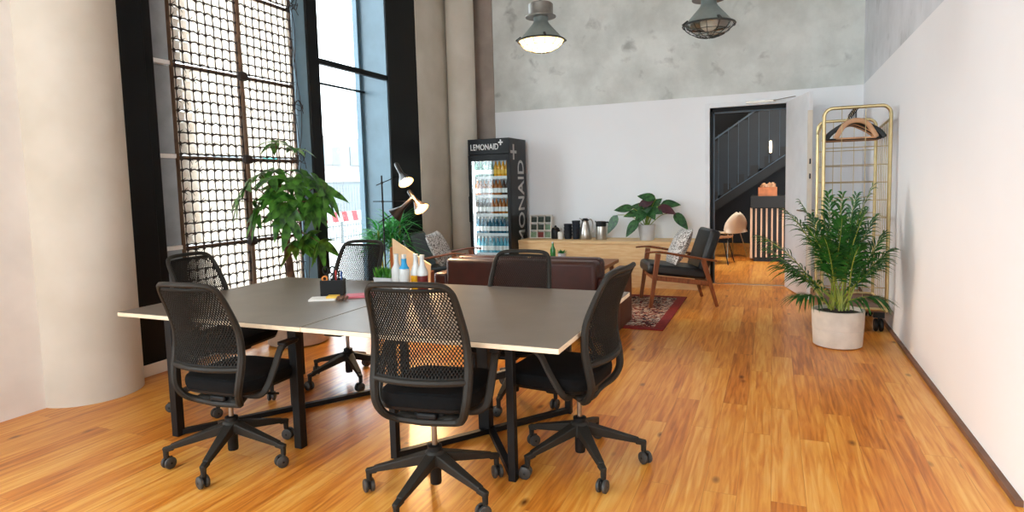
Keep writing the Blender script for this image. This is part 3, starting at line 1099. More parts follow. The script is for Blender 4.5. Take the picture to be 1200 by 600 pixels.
ch = [
    ('office chair at front left, its back to the viewer beside the round column', (-2.69, 2.385, 0), 2, 221 - 2),
    ('nearest office chair, centre front, its mesh back to the viewer', (-1.455, 2.43, 0), 8, 197 - 8),
    ('office chair in profile at the right end of the tables, facing left', (-.915, 2.985, 0), 85, 306 - 85),
    ('office chair at the far left table end, half hidden behind another chair', (-3.50, 3.07, 0), -82, 240 + 80),
    ('office chair on the window side behind the black pen box, facing the viewer', (-2.97, 3.745, 0), 176, 250 - 176),
    ('office chair with its back against the leather sofa, facing the viewer', (-1.60, 3.75, 0), 183, 130 - 183),
]
for (lb, loc, r, br), dp in zip(ch, (.03, -.012, 0, .01, 0, .055)):
    make_chair(lb, loc, math.radians(r), math.radians(br), dp)

# ------------------------------------------------------------------ things on the tables
t = thing('pen_box', 'black box of pens and scissors on the left table', 'pen box', (-2.715, 3.30, TZ), math.radians(28))
b = MB()
W_, D_, H_ = .075, .05, .105
b.box(-W_, W_, -D_, -D_ + .004, 0, H_); b.box(-W_, W_, D_ - .004, D_, 0, H_)
b.box(-W_, -W_ + .004, -D_ + .004, D_ - .004, 0, H_); b.box(W_ - .004, W_, -D_ + .004, D_ - .004, 0, H_)
b.box(-W_ + .004, W_ - .004, -D_ + .004, D_ - .004, 0, .004); b.box(-.002, .002, -D_ + .004, D_ - .004, 0, H_ - .01)
b.build('box', M['black_plastic'], t)
RP = rotz(math.radians(28))
def inbox(x, y, z): return V((-2.715, 3.30, TZ)) + RP @ V((x, y, z))
s = thing('scissors', 'black handled scissors standing in the pen box', 'scissors', (-2.715, 3.30, TZ), math.radians(28))
b = MB()
for sg in (-1, 1):
    c0 = V((-.025 + sg * .022, .015, .165))
    b.tube([c0 + V((.017 * math.cos(a), 0, .024 * math.sin(a))) for a in [2 * PI * k / 16 for k in range(16)]], .005, 6, closed=True, up=(0, 1, 0))
    b.tube([c0 + V((0, 0, -.024)), V((-.025 - sg * .004, .015, .10))], .005, 6)
b.build('handles', M['black_plastic'], s)
b = MB(); b.prism([(-.033, .013, .012), (-.017, .013, .012), (-.020, .013, .115), (-.030, .013, .115)], (0, .004, 0)); b.build('blades', M['steel'], s)
s = thing('tape_roll', 'orange tape roll in the pen box', 'tape', (-2.715, 3.30, TZ), math.radians(28))
MB().lathe([(.012, -.01), (.021, -.01), (.021, .01), (.012, .01), (.012, -.01)], (-.05, -.01, .112), 20, rotx(PI / 2)).build('tape', M['tape'], s)
def pen(label, x, y, h, m, lean):
    s = thing('pen', label, 'pen', inbox(x, y, .005), math.radians(28))
    MB().tube([(0, 0, .0), (lean * .5, 0, h * .55), (lean, 0, h)], .0055, 8).build('barrel', m, s)
    MB().tube([(lean * .82, 0, h * .82), (lean * 1.03, 0, h * 1.02)], .0065, 8).build('cap', m, s)
pen('red marker standing in the pen box', .018, .01, .155, M['pen_red'], .002)
pen('dark pen between the red and blue markers in the pen box', .034, .02, .15, M['black_plastic'], .004)
pen('thick blue marker at the right of the pen box', .054, .0, .15, M['pen_blue'], .004)
pen('slim pale pen next to the tape in the pen box', -.012, -.02, .135, M['white_metal'], -.004)
o = MB().box(-.085, .085, -.06, .06, 0, .012, rotz(.5), (-2.66, 3.135, TZ)).build('note_pad', M['white_paper'], None, bev=.002)
tag(o, 'white paper pad lying in front of the pen box', 'note pad')
o = MB().box(-.035, .035, -.035, .035, 0, .012, rotz(.4), (-2.605, 3.16, TZ + .0125)).build('sticky_notes', M['yellow_paper'], None)
tag(o, 'small yellow sticky note block on the white pad', 'sticky notes')
o = MB().box(-.09, .09, -.06, .06, 0, .014, rotz(.55), (-2.49, 3.29, TZ)).build('notebook', M['pink_paper'], None, bev=.002)
tag(o, 'pink notebook lying on the table by the pen box', 'notebook')
b = MB()
for k in range(9):
    a = k * .7
    p = V((-2.52 + .028 * math.cos(a), 3.135 + .022 * math.sin(a), TZ + .010))
    b.tube([p, p + V((.02 * math.cos(a * 2), .02 * math.sin(a * 2), .012))], .008, 6)
tag(b.build('paper_clips', M['rack_board']), 'small brown heap of clips beside the pink notebook', 'clips')

def herb_pot(label, loc, w, h, n):
    t = thing('herb_pot', label, 'potted herb', loc)
    MB().slab(rrect(w, w * .6, .012), [(.85, 0), (1, .06), (1, .065), (.92, .065), (.9, .055)]).build('pot', M['pot_white'], t)
    b = MB()
    r = random.Random(5)
    for k in range(n):
        p = V((r.uniform(-.42, .42) * w, r.uniform(-.25, .25) * w, .055))
        a = r.uniform(0, 2 * PI)
        b.leaf(p, (.25 * math.cos(a), .25 * math.sin(a), 1), (math.cos(a + 1), math.sin(a + 1), .1), h * r.uniform(.55, 1), .014, .05, n=3)
    b.build('leaves', M['herb'], t)
herb_pot('small bushy green herb pot on the table near the bottles', (-2.57, 3.70, TZ), .16, .10, 160)

def table_bottle(label, loc, liquid, neck, fill, lab=None):
    t = thing('bottle', label, 'bottle', loc)
    t.scale = (1.12, 1.12, .92)
    MB().lathe([(0, 0), (.030, .0), (.033, .006), (.033, .125 * fill), (.030, .150 * fill), (0, .150 * fill)], n=20).build('liquid_body', liquid, t)
    MB().lathe([(.0335, .12 * fill), (.033, .150 * fill), (.016, .19), (.0135, .235), (.0135, .25), (0, .25)], n=20).build('neck', neck, t)
    MB().lathe([(.0155, .245), (.0155, .266), (.0, .268)], n=16).build('cap', M['cap'], t)
    if lab:
        MB().lathe([(.0325, .16), (.0205, .182), (.0165, .20), (.0165, .235)], n=20).build('label_sleeve', lab, t)
for lb, x, y, lq, fl, la in (
        ('whitish bottle at the left end of the four table bottles', -2.42, 3.62, 'clear_glass', 1., None),
        ('clear bottle with blue sleeve on the table', -2.345, 3.60, 'clear_glass', 1., 'blue_label'),
        ('bottle of yellow drink on the table', -2.275, 3.64, 'b_yellow', .9, None),
        ('bottle of dark red drink, rightmost of the table bottles', -2.20, 3.60, 'red_label', .95, None)):
    table_bottle(lb, (x, y, TZ), M[lq], M['clear_glass'], fl, M[la] if la else None)

# ------------------------------------------------------------------ sofa, coffee table, rug
RZ = .012
rg = thing('rug', 'red bordered patterned rug under the coffee table and armchair', 'rug', (-2.12, 6.84, 0))
MB().box(-1.05, 1.05, -.80, .80, 0, .010).build('rug_field', M['rug'], rg)
b = MB()
for x0, x1, y0, y1 in ((-1.15, 1.15, -.90, -.80), (-1.15, 1.15, .80, .90), (-1.15, -1.05, -.80, .80), (1.05, 1.15, -.80, .80)):
    b.box(x0, x1, y0, y1, 0, .0105)
b.build('rug_border', M['rug_edge'], rg)

s = thing('leather_sofa', 'dark red brown leather sofa with its back to the meeting tables', 'sofa', (-2.24, 5.80, 0))
MB().box(-.90, .88, -.49, .45, .06, .32).build('base', M['sofa_side'], s, bev=.01)
b = MB()
b.box(-.735, .785, -.50, -.30, .30, .735)
b.build('backrest', M['leather'], s, bev=.035)
for k in (-1, 1):
    b = MB(); b.box(.04 + k * .38 - .375, .04 + k * .38 + .375, -.29, .44, .32, .46); b.build('seat_cushion', M['leather'], s, bev=.04)
for k in (-1, 1):
    b = MB(); b.box(.04 + k * .38 - .37, .04 + k * .38 + .37, -.34, -.14, .42, .745); b.build('back_cushion', M['leather'], s, bev=.05)
b = MB().box(-.90, -.74, -.46, .47, .06, .585); b.build('armrest', M['leather'], s, bev=.03)
b = MB().box(.76, .86, -.42, .47, .1, .585); b.build('armrest', M['leather'], s, bev=.03)
b = MB().box(.855, .90, -.49, -.02, .03, .57); b.box(.855, .90, -.012, .48, .03, .57); b.build('side_panel', M['sofa_side'], s, bev=.004)
for x in (-.8, .8):
    for y in (-.42, .4):
        MB().lathe([(.02, .0115 if y > 0 else 0), (.025, .06)], (x, y, 0), 12).build('foot', M['black_metal'], s)

c = thing('coffee_table', 'low brown wooden coffee table between sofa and bench', 'table', (-2.42, 7.2, RZ))
MB().box(-.60, .60, -.52, .57, .40, .445).build('table_top', M['table_wood'], c, bev=.004)
for x in (-.52, .52):
    for y in (-.44, .49):
        MB().bar((x, y, .40), (x * 1.05, y * 1.05, 0), .05, .05, w2=.03, t2=.03).build('leg', M['table_wood'], c)
t = thing('bottle', 'small green glass bottle on the coffee table', 'bottle', (-2.66, 7.62, RZ + .446))
MB().lathe([(0, 0), (.033, .002), (.035, .02), (.035, .12), (.015, .17), (.013, .215), (0, .215)], n=16).build('glass_body', M['green_bottle'], t)
MB().lathe([(.015, .205), (.015, .225), (0, .226)], n=12).build('cap', M['cap'], t)
t = thing('potted_succulent', 'small succulent in a white pot on the coffee table', 'potted plant', (-2.53, 7.60, RZ + .446))
MB().lathe([(0, 0), (.045, 0), (.055, .08), (.048, .08), (.044, .06), (0, .06)], n=20).build('pot', M['pot_white'], t)
b = MB(); r = random.Random(2)
for k in range(16):
    a = k * 2.4; e = .3 + k * .05
    b.leaf((0, 0, .065), (math.cos(a), math.sin(a), e), (0, 0, 1), .10, .03, .1, n=4)
b.build('leaves', M['dracaena'], t)

# ------------------------------------------------------------------ armchairs
def armchair(label, loc, rz, z=RZ):
    t = thing('armchair', label, 'armchair', (loc[0], loc[1], z), rz, group='wooden armchairs with black leather cushions')
    W = .31
    for sg in (-1, 1):
        x = sg * W
        MB().bar((x, .36, 0), (x, .27, .615), .030, .040, (0, 1, 0), w2=.034, t2=.060).build('leg', M['walnut'], t, bev=.006)
        MB().bar((x, -.385, 0), (x, -.23, .535), .030, .036, (0, 1, 0), w2=.034, t2=.058).build('leg', M['walnut'], t, bev=.006)
        MB().tube(smooth_path([(x, .415, .628), (x, .25, .632), (x, -.05, .578), (x, -.30, .532), (x, -.38, .52)], 4), [.020] * 4 + [.026] * 8 + [.022] * 5, 8, flat=.55, up=(0, 0, 1)).build('armrest', M['walnut'], t)
        MB().bar((x, .33, .345), (x, -.30, .265), .028, .055).build('side_rail', M['walnut'], t, bev=.005)
    b = MB()
    b.bar((-W, .30, .33), (W, .30, .33), .03, .05); b.bar((-W, -.30, .27), (W, -.30, .27), .03, .05)
    b.bar((-W, -.255, .46), (W, -.255, .46), .03, .05)
    b.build('cross_rail', M['walnut'], t, bev=.005)
    R = rotx(math.radians(7))
    b = MB().box(-.275, .275, -.31, .36, -.06, .06, R, (0, .02, .395)); b.build('seat_cushion', M['black_leather'], t, bev=.035)
    R = rotx(math.radians(19))
    b = MB().box(-.275, .275, -.06, .06, 0, .50, R, (0, -.235, .385)); b.build('back_cushion', M['black_leather'], t, bev=.04)
    return t
def scatter_cushion(label, loc, rz, tilt=26, z=RZ):
    t = thing('scatter_cushion', label, 'cushion', (loc[0], loc[1], z), rz)
    R = rotx(math.radians(tilt)) @ roty(math.radians(4))
    MB().pillow(.46, .46, .16, R, (0, -.035, .66), n=12).build('cover', M['cushion'], t)
armchair('wooden armchair with black cushions on the rug edge in front of the doorway', (-1.045, 7.36), math.radians(111))
scatter_cushion('speckled grey cushion leaning in the armchair by the doorway', (-1.045, 7.36), math.radians(111))
AR = math.radians(-82)
armchair('wooden armchair between the floor lamp and fridge, partly behind the sofa', (-3.86, 6.82), AR, 0)
scatter_cushion('speckled grey cushion leaning in the armchair by the floor lamp', (-3.86, 6.82), AR, z=0)

# ------------------------------------------------------------------ bench along the back wall
BZ = .632
bn = thing('long_bench', 'long low oak bench along the back wall beside the fridge', 'bench', (-2.2, 8.57, 0))
MB().box(-1.225, 1.33, -.285, .272, BZ - .04, BZ).build('worktop', M['oak'], bn, bev=.003)
MB().box(-1.225, 1.33, -.27, .272, .06, BZ - .04).build('body', M['oak'], bn)
MB().box(-1.215, 1.32, -.265, .26, 0, .06).build('plinth', M['oak'], bn)
t = thing('tea_box', 'white framed box of nine tea compartments on the bench beside the fridge', 'tea box', (-3.18, 8.60, BZ), math.radians(4))
R = rotx(math.radians(-9))
b = MB()
b.box(-.165, .165, .03, .04, 0, .35, R)
for k in range(4):
    x = -.165 + k * .11 - .006 * (k == 3) + .0
    b.box(min(max(x - .006, -.165), .153), min(max(x - .006, -.165), .153) + .012, -.05, .03, 0, .35, R)
    z = k * .1127
    b.box(-.153, .153, -.05, .03, z, z + .012, R)
b.build('frame', M['tea_white'], t)
cols = ['tea_red', 'tea_dark', 'tea_dark', 'tea_dark', 'tea_red', 'tea_green', 'tea_green', 'tea_red', 'tea_green']
cols = ['tea_dark', 'tea_dark', 'tea_dark', 'tea_dark', 'tea_dark', 'tea_green', 'tea_green', 'tea_red', 'tea_green']
for q in range(9):
    i, j = q % 3, 2 - q // 3
    b = MB()
    x = -.11 + i * .11
    z = .0127 + j * .1127
    b.box(x - .042, x + .042, -.03, .028, z, z + .08, R)
    b.box(x - .036, x + .036, -.034, -.03, z, z + .07, R)
    b.build('tea_packets', M[cols[q]], t)

def mug_stack(label, loc, n, r, m):
    t = thing('cup_stack', label, 'cups', loc)
    for k in range(n):
        b = MB()
        b.lathe([(0, 0), (r * .8, 0), (r, .075), (r * .94, .075), (r * .76, .008), (0, .008)], (0, 0, k * .048), 18)
        b.build('cup', m, t)
mug_stack('shorter stack of dark navy cups on the bench', (-2.755, 8.58, BZ), 4, .062, M['navy'])
mug_stack('taller stack of dark navy cups next to the steel jug', (-2.625, 8.56, BZ), 5, .062, M['navy'])
t = thing('canister', 'small dark round canister on the bench beside the tea box', 'canister', (-2.945, 8.58, BZ))
MB().lathe([(0, 0), (.06, 0), (.066, .02), (.064, .13), (.05, .15), (0, .15)], n=20).build('body', M['black_plastic'], t)
MB().lathe([(.052, .145), (.056, .155), (.02, .175), (.012, .195), (0, .197)], n=20).build('lid', M['black_plastic'], t)
t = thing('sugar_jar', 'small pale jar with a spoon on the bench before the navy cups', 'jar', (-2.855, 8.53, BZ))
MB().lathe([(0, 0), (.038, 0), (.04, .09), (.034, .105), (.03, .1), (0, .095)], n=18).build('jar', M['tea_white'], t)
MB().tube([(.0, 0, .05), (.012, .0, .16)], .004, 6).build('spoon', M['steel'], t)
t = thing('steel_jug', 'tall tapered steel thermos jug on the bench', 'thermos jug', (-2.485, 8.55, BZ), math.radians(48))
MB().lathe([(0, 0), (.085, 0), (.09, .02), (.085, .10), (.06, .20), (.046, .255), (.05, .27), (0, .272)], n=28).build('body', M['steel'], t)
MB().lathe([(.051, .268), (.052, .285), (.03, .30), (0, .302)], n=24).build('lid', M['black_plastic'], t)
MB().prism([(-.05, -.012, .275), (-.095, -.004, .30), (-.095, .004, .30), (-.05, .012, .275)], (0, 0, .012)).build('spout', M['steel'], t)
MB().tube(smooth_path([(.046, 0, .275), (.10, 0, .28), (.125, 0, .22), (.115, 0, .12), (.086, 0, .06)], 5), .009, 8, up=(0, 1, 0)).build('handle', M['steel'], t)
t = thing('steel_flask', 'steel flask with black top and handle beside the potted plant', 'thermos flask', (-2.25, 8.54, BZ), math.radians(-20))
MB().lathe([(0, 0), (.078, 0), (.08, .02), (.076, .16), (.072, .19), (0, .19)], n=28).build('body', M['steel'], t)
MB().lathe([(.073, .186), (.075, .24), (.066, .258), (0, .262)], n=28).build('black_top', M['black_plastic'], t)
MB().tube(smooth_path([(.07, 0, .245), (.125, 0, .245), (.138, 0, .20), (.13, 0, .13), (.118, 0, .10)], 5), .011, 8, up=(0, 1, 0)).build('handle', M['black_plastic'], t)
MB().prism([(-.07, -.014, .225), (-.10, -.006, .25), (-.10, .006, .25), (-.07, .014, .225)], (0, 0, .014)).build('spout', M['black_plastic'], t)

t = thing('prayer_plant', 'broad leaved striped plant in a pale grey pot on the bench', 'potted plant', (-1.60, 8.52, BZ))
MB().lathe([(0, 0), (.092, 0), (.098, .01), (.118, .215), (.108, .215), (.100, .19), (0, .19)], n=32).build('pot', M['pot_white'], t)
MB().lathe([(.101, .192), (0, .196)], n=20).build('soil', M['soil'], t)
fol, red, stm = MB(), MB(), MB()
tips = [(-.50, -.10, -.02, -1.6, 0), (-.40, -.02, .26, .05, 0), (-.22, -.17, -.06, -1.1, 0), (-.08, .0, .44, .35, 0), (-.10, -.16, .10, -.7, 0),
        (.06, -.03, .36, .3, 1), (.17, .03, .38, 1.1, 0), (.40, .04, .32, .1, 0), (.36, -.10, .22, -.25, 1), (.52, -.04, .03, -1.0, 0), (.03, -.15, .24, -.1, 0),
        (-.2, .08, .30, .2, 0), (.02, .08, .36, .5, 1), (-.05, -.08, .28, .1, 0), (.2, -.12, .22, -.1, 0), (-.26, -.06, .18, -.1, 0), (.12, -.16, .16, -.5, 0), (.28, .08, .26, .1, 0), (-.14, .1, .26, .4, 0)]
for x, y, z, e, rd in tips:
    base = V((x * .05, y * .1, .19))
    tip = V((x, y, .19 + z))
    dr = V((x, y, 0)).normalized() if abs(x) + abs(y) > .01 else V((1, 0, 0))
    ld = (dr + V((0, 0, e))).normalized()
    L_ = .27
    lb = tip - ld * L_ * .8
    stm.tube(smooth_path([base, base.lerp(lb, .5) + V((0, 0, .06)), lb], 4), .005, 6)
    (red if rd else fol).leaf(lb, ld, V((0, -.75, .65)) - ld * .2, L_, .145, .15, .08, n=7, shape=.72)
fol.build('leaves', M['calathea'], t)
red.build('red_leaves', M['calathea_red'], t)
stm.build('stems', M['palm_stem'], t)

# ------------------------------------------------------------------ drinks fridge
FX0, FX1, FY0, FY1, FZ = -4.085, -3.435, 8.06, 8.70, 2.105
fr = thing('drinks_fridge', 'tall black glass door drinks fridge lit inside', 'fridge', (-3.76, 8.38, 0))
ox, oy = -3.76, 8.38
hx, hy = .325, .32
b = MB()
b.box(-hx, -hx + .035, -hy + .05, hy, .08, FZ)
b.box(hx - .035, hx, -hy + .05, hy, .08, FZ)
b.box(-hx + .035, hx - .035, hy - .035, hy, .08, FZ)
b.box(-hx + .035, hx - .035, -hy + .05, hy - .035, 1.86, FZ)
b.box(-hx + .035, hx - .035, -hy + .05, hy - .035, .08, .42)
b.box(-hx + .02, hx - .02, -hy + .08, hy - .02, 0, .08)
b.build('cabinet', M['fridge'], fr, bev=.004)
b = MB()
b.box(-hx + .035, hx - .035, hy - .040, hy - .036, .42, 1.86)
b.box(-hx + .035, -hx + .039, -hy + .05, hy - .04, .42, 1.86)
b.box(hx - .039, hx - .035, -hy + .05, hy - .04, .42, 1.86)
b.box(-hx + .039, hx - .039, -hy + .05, hy - .04, .42, .424)
b.box(-hx + .039, hx - .039, -hy + .05, hy - .04, 1.856, 1.86)
b.build('liner', M['fridge_in'], fr)
MB().box(-hx, hx, -hy + .005, -hy + .05, 1.885, FZ).build('header_panel', M['fridge'], fr, bev=.004)
dr = MB()
dr.box(-hx, -hx + .045, -hy, -hy + .045, .10, 1.88)
dr.box(hx - .045, hx, -hy, -hy + .045, .10, 1.88)
dr.box(-hx + .045, hx - .045, -hy, -hy + .045, 1.79, 1.88)
dr.box(-hx + .045, hx - .045, -hy, -hy + .045, .10, .43)
door = dr.build('door', M['fridge'], fr, bev=.003)
MB().box(-hx + .045, hx - .045, -hy + .018, -hy + .024, .43, 1.79).build('glass', M['fridge_glass'], door)
b = MB()
b.tube([(-hx + .018, -hy, .9), (-hx + .018, -hy - .035, .92), (-hx + .018, -hy - .035, 1.28), (-hx + .018, -hy, 1.30)], .009, 8)
b.build('handle', M['black_plastic'], door)
b = MB(); b.box(-hx + .042, -hx + .058, -hy + .055, -hy + .075, .45, 1.84)
b.build('led_strip', M['led'], fr)
shelf_z = [1.56, 1.29, 1.02, .735, .45]
for z in shelf_z:
    b = MB()
    b.box(-hx + .042, hx - .042, -hy + .07, hy - .045, z - .012, z)
    b.box(-hx + .042, hx - .042, -hy + .062, -hy + .07, z - .030, z + .012)
    b.build('shelf', M['fridge_in'], fr)

def letters(txt, name, m, parent, size, width, height, X, Y, origin, ext=.002, bold=.0):
    cu = bpy.data.curves.new('txt', 'FONT')
    cu.body = txt
    cu.size = 1
    cu.offset = bold
    cu.resolution_u = 3
    ob = bpy.data.objects.new('txt', cu)
    me = bpy.data.meshes.new_from_object(ob)
    bpy.data.objects.remove(ob)
    bpy.data.curves.remove(cu)
    xs = [v.co.x for v in me.vertices]; ys = [v.co.y for v in me.vertices]
    ax_, bx_, ay_, by_ = min(xs), max(xs), min(ys), max(ys)
    X, Y, origin = V(X), V(Y), V(origin)
    N_ = X.cross(Y)
    for v in me.vertices:
        u = (v.co.x - ax_) / (bx_ - ax_) * width
        w_ = (v.co.y - ay_) / (by_ - ay_) * height
        v.co = origin + X * u + Y * w_ + N_ * .0015
    me.materials.append(m)
    me.name = name
    o = bpy.data.objects.new(name, me); COL.objects.link(o)
    md = o.modifiers.new('solid', 'SOLIDIFY'); md.thickness = ext; md.offset = 0
    o.parent = parent
    return o
letters('LEMONAID', 'header_lettering', M['white_print'], fr, 1, .44, .088, (1, 0, 0), (0, 0, 1), (-hx + .045, -hy + .005, 1.945), bold=.012)
b = MB()
y = -hy + .0035
b.box(.185, .205, y - .001, y + .001, 2.005, 2.085); b.box(.160, .230, y - .001, y + .001, 2.035, 2.055)
b.build('header_plus', M['white_print'], fr)
letters('LEMONAID', 'side_lettering', M['grey_print'], fr, 1, 1.55, .235, (0, 0, 1), (0, -1, 0), (hx, .215, .25), bold=.012)
b = MB(); x = hx + .0015
b.box(x - .001, x + .001, -.185, -.135, 1.80, 2.02); b.box(x - .001, x + .001, -.27, -.05, 1.89, 1.93)
b.build('side_plus', M['grey_print'], fr)

def fridge_bottle(label, m, group):
    t = thing('drink_bottle', label, 'bottle', (0, 0, 0), group=group)
    t.scale = (1.04, 1.04, 1.2)
    MB().lathe([(0, 0), (.026, 0), (.028, .006), (.028, .11), (.024, .135), (.012, .165), (.011, .195), (0, .195)], n=12).build('body', m, t)
    MB().lathe([(.0135, .185), (.0135, .204), (0, .205)], n=10).build('cap', M['cap'], t)
    MB().lathe([(.0285, .035), (.0285, .09)], n=12).build('label_band', M['white_print'] if m != M['b_yellow'] else M['yellow_paper'], t)
    return t
spec = [(1.56, [('pale green drink bottle on the left of the top fridge shelf', 'b_clear', 5), ('yellow drink bottle on the right of the top fridge shelf', 'b_yellow', 4)]),
        (1.29, [('amber drink bottle on the second fridge shelf', 'b_amber', 7), ('dark drink bottle at the right of the second fridge shelf', 'b_brown', 2)]),
        (1.02, [('dark drink bottle at the left of the third fridge shelf', 'b_brown', 4), ('amber drink bottle at the right of the third fridge shelf', 'b_amber', 5)]),
        (.735, [('blue green drink bottle on the fourth fridge shelf', 'b_blue', 9)]),
        (.45, [('pale blue drink bottle on the lowest fridge shelf', 'b_pale', 9)])]
for z, grp in spec:
    i = 0
    for lb, m, n in grp:
        root = None
        for k in range(n):
            loc = (ox - .245 + i * .060, oy - hy + .125 + rnd.uniform(-.008, .008), z + .0005)
            if root is None:
                root = fridge_bottle(lb, M[m], lb.replace('bottle', 'bottles'))
                root.location = loc
            else:
                dup(root, loc)
            i += 1

# ------------------------------------------------------------------ plants on the floor
def frond(stem, lf, base, ctrl, tip, n, L, W, t0=.32, r0=.008, droop=.35, rnd=random):
    pts = []
    base, ctrl, tip = V(base), V(ctrl), V(tip)
    K = 16
    for i in range(K + 1):
        t = i / K
        pts.append(base * (1 - t) ** 2 + ctrl * (2 * t * (1 - t)) + tip * t * t)
    stem.tube(pts, [r0 * (1 - .8 * i / K) for i in range(K + 1)], 5)
    for i in range(n):
        t = t0 + (1 - t0) * (i + .5) / n
        p = base * (1 - t) ** 2 + ctrl * (2 * t * (1 - t)) + tip * t * t
        tg = ((ctrl - base) * (2 * (1 - t)) + (tip - ctrl) * (2 * t)).normalized()
        sd = tg.cross(V((0, 0, 1)))
        if sd.length < .05:
            sd = tg.orthogonal()
        sd.normalize()
        up = sd.cross(tg)
        q = (t - t0) / (1 - t0)
        l = L * (.55 + .9 * q * (1 - q) * 2) * (1 - .45 * q)
        for sg in (-1, 1):
            dv = (sd * sg * (1.0 - .45 * q) + tg * (.75 + .5 * q) + up * .22 + V((rnd.uniform(-.22, .22), rnd.uniform(-.22, .22), rnd.uniform(-.2, .2))))
            lf.leaf(p, dv, up, l * rnd.uniform(.88, 1.08), W, droop, .1, n=4, shape=.5)

PX, PY = .515, 5.865
t = thing('areca_palm', 'leafy green palm in a round pale pot before the brass rack', 'potted palm', (PX, PY, 0))
MB().lathe([(0, 0), (.172, 0), (.190, .012), (.198, .150), (.1955, .153), (.1985, .156), (.205, .312), (.190, .314), (.184, .28), (0, .28)], n=48).build('pot', M['pot_grey'], t)
MB().lathe([(.185, .282), (.1, .292), (0, .288)], n=24).build('soil', M['soil'], t)
st, lf = MB(), MB()
rnd = random.Random(21)
fr_ = [  # tip offset x, y, z ; control pulls
    ((.25, .02, 1.06), (.04, 0, .95)), ((.02, -.05, 1.00), (-.02, 0, .85)), ((.14, .12, .98), (.03, .05, .9)),
    ((-.42, -.10, .86), (-.22, -.02, 1.02)), ((-.30, .05, .93), (-.12, .02, .95)), ((-.56, -.02, .52), (-.28, -.05, .66)),
    ((-.42, -.25, .42), (-.20, -.12, .62)), ((-.62, .14, .62), (-.3, .1, .78)), ((.34, .05, .66), (.18, 0, .72)),
    ((.40, .10, .52), (.2, .05, .68)), ((.12, -.36, .60), (.06, -.16, .78)), ((-.14, -.38, .66), (-.06, -.16, .82)),
    ((.30, -.22, .46), (.16, -.1, .62)), ((-.2, .32, .8), (-.08, .14, .82)), ((.2, .34, .82), (.08, .14, .84)),
    ((-.26, -.2, .74), (-.10, -.08, .84)), ((.18, -.14, .86), (.06, -.05, .86)), ((-.08, .1, 1.0), (-.05, .04, .85)),
    ((-.30, -.28, .16), (-.2, -.15, .5)), ((-.12, .02, .80), (-.06, 0, .8)), ((.08, -.10, .72), (.03, -.04, .76)), ((-.48, .05, .36), (-.24, .02, .62)), ((.0, -.22, .80), (0, -.08, .84)), ((.28, .1, .8), (.12, .04, .82)), ((.28, -.1, .14), (.2, -.06, .48))]
for (tx, ty, tz), (cx, cy, cz) in fr_:
    a = rnd.uniform(0, 6.28); r_ = rnd.uniform(.02, .085)
    frond(st, lf, (r_ * math.cos(a), r_ * math.sin(a), .31), (cx, cy, cz * .98), (tx, ty, tz + .30), 19, .37, .022, t0=.28, droop=.6, rnd=rnd)
lf.build('fronds', M['palm'], t)
st.build('stems', M['palm_stem'], t)

# money tree in a floor planter
TX, TY = -4.17, 4.54
t = thing('money_tree', 'tall indoor tree with hand shaped leaves before the woven screen', 'potted tree', (TX, TY, 0))
MB().lathe([(0, 0), (.24, 0), (.28, .02), (.315, .40), (.30, .41), (.285, .37), (0, .37)], n=48).build('planter', M['pot_brown'], t)
MB().lathe([(.286, .375), (0, .39)], n=24).build('soil', M['soil'], t)
tr = MB()
for k in range(3):
    ph = k * 2 * PI / 3
    pts = []
    for i in range(16):
        q = i / 15
        z = .36 + .72 * q
        rr = .022 * (1 - .4 * q)
        pts.append((-.13 * q - .03 + rr * math.cos(ph + q * 9), .06 * q + rr * math.sin(ph + q * 9), z))
    tr.tube(pts, [.024 - .007 * i / 15 for i in range(16)], 7)
lv = MB()
rnd = random.Random(5)
hub = V((-.16, .06, 1.06))
clusters = [(-.20, .05, 1.90), (-.02, .10, 1.84), (-.36, -.18, 1.50), (-.30, -.05, 1.60), (-.18, -.02, 1.64), (-.05, .02, 1.56), (.08, .10, 1.58), (.24, .10, 1.50),
            (.36, .06, 1.42), (-.40, -.24, 1.36), (-.32, -.1, 1.30), (-.22, -.06, 1.42), (-.08, -.10, 1.40), (.08, -.02, 1.36), (.20, .04, 1.28), (-.14, .0, 1.24), (.02, -.06, 1.18),
            (.16, .0, 1.02), (.04, -.02, .98), (.28, .02, .96), (-.30, .1, 1.46), (.14, -.06, 1.48), (.30, -.02, 1.34), (-.10, -.14, 1.56), (.05, -.12, 1.28), (-.26, -.16, 1.22)]
for cx, cy, cz in clusters:
    top = V((cx, cy, cz))
    b0 = hub + V((0, 0, rnd.uniform(-.1, .12)))
    mid = b0.lerp(top, .5) + V((0, 0, .08))
    tr.tube(smooth_path([b0, mid, top], 4), [.009, .0085, .008, .007, .006, .0055, .005, .004, .004], 5)
    n = rnd.choice((5, 6, 6, 7))
    a0 = rnd.uniform(0, 6)
    ax_ = (top - mid).normalized()
    e1 = ax_.orthogonal().normalized(); e2 = ax_.cross(e1)
    for k in range(n):
        a = a0 + k * 2 * PI / n
        dv = e1 * math.cos(a) + e2 * math.sin(a) + ax_ * rnd.uniform(.1, .5) + V((0, 0, rnd.uniform(-.5, .05)))
        lv.leaf(top, dv, ax_, rnd.uniform(.14, .24), .088, .45, .2, n=7, shape=.72)
lv.build('leaves', M['tree_leaf'], t)
tr.build('trunk', M['trunk'], t)

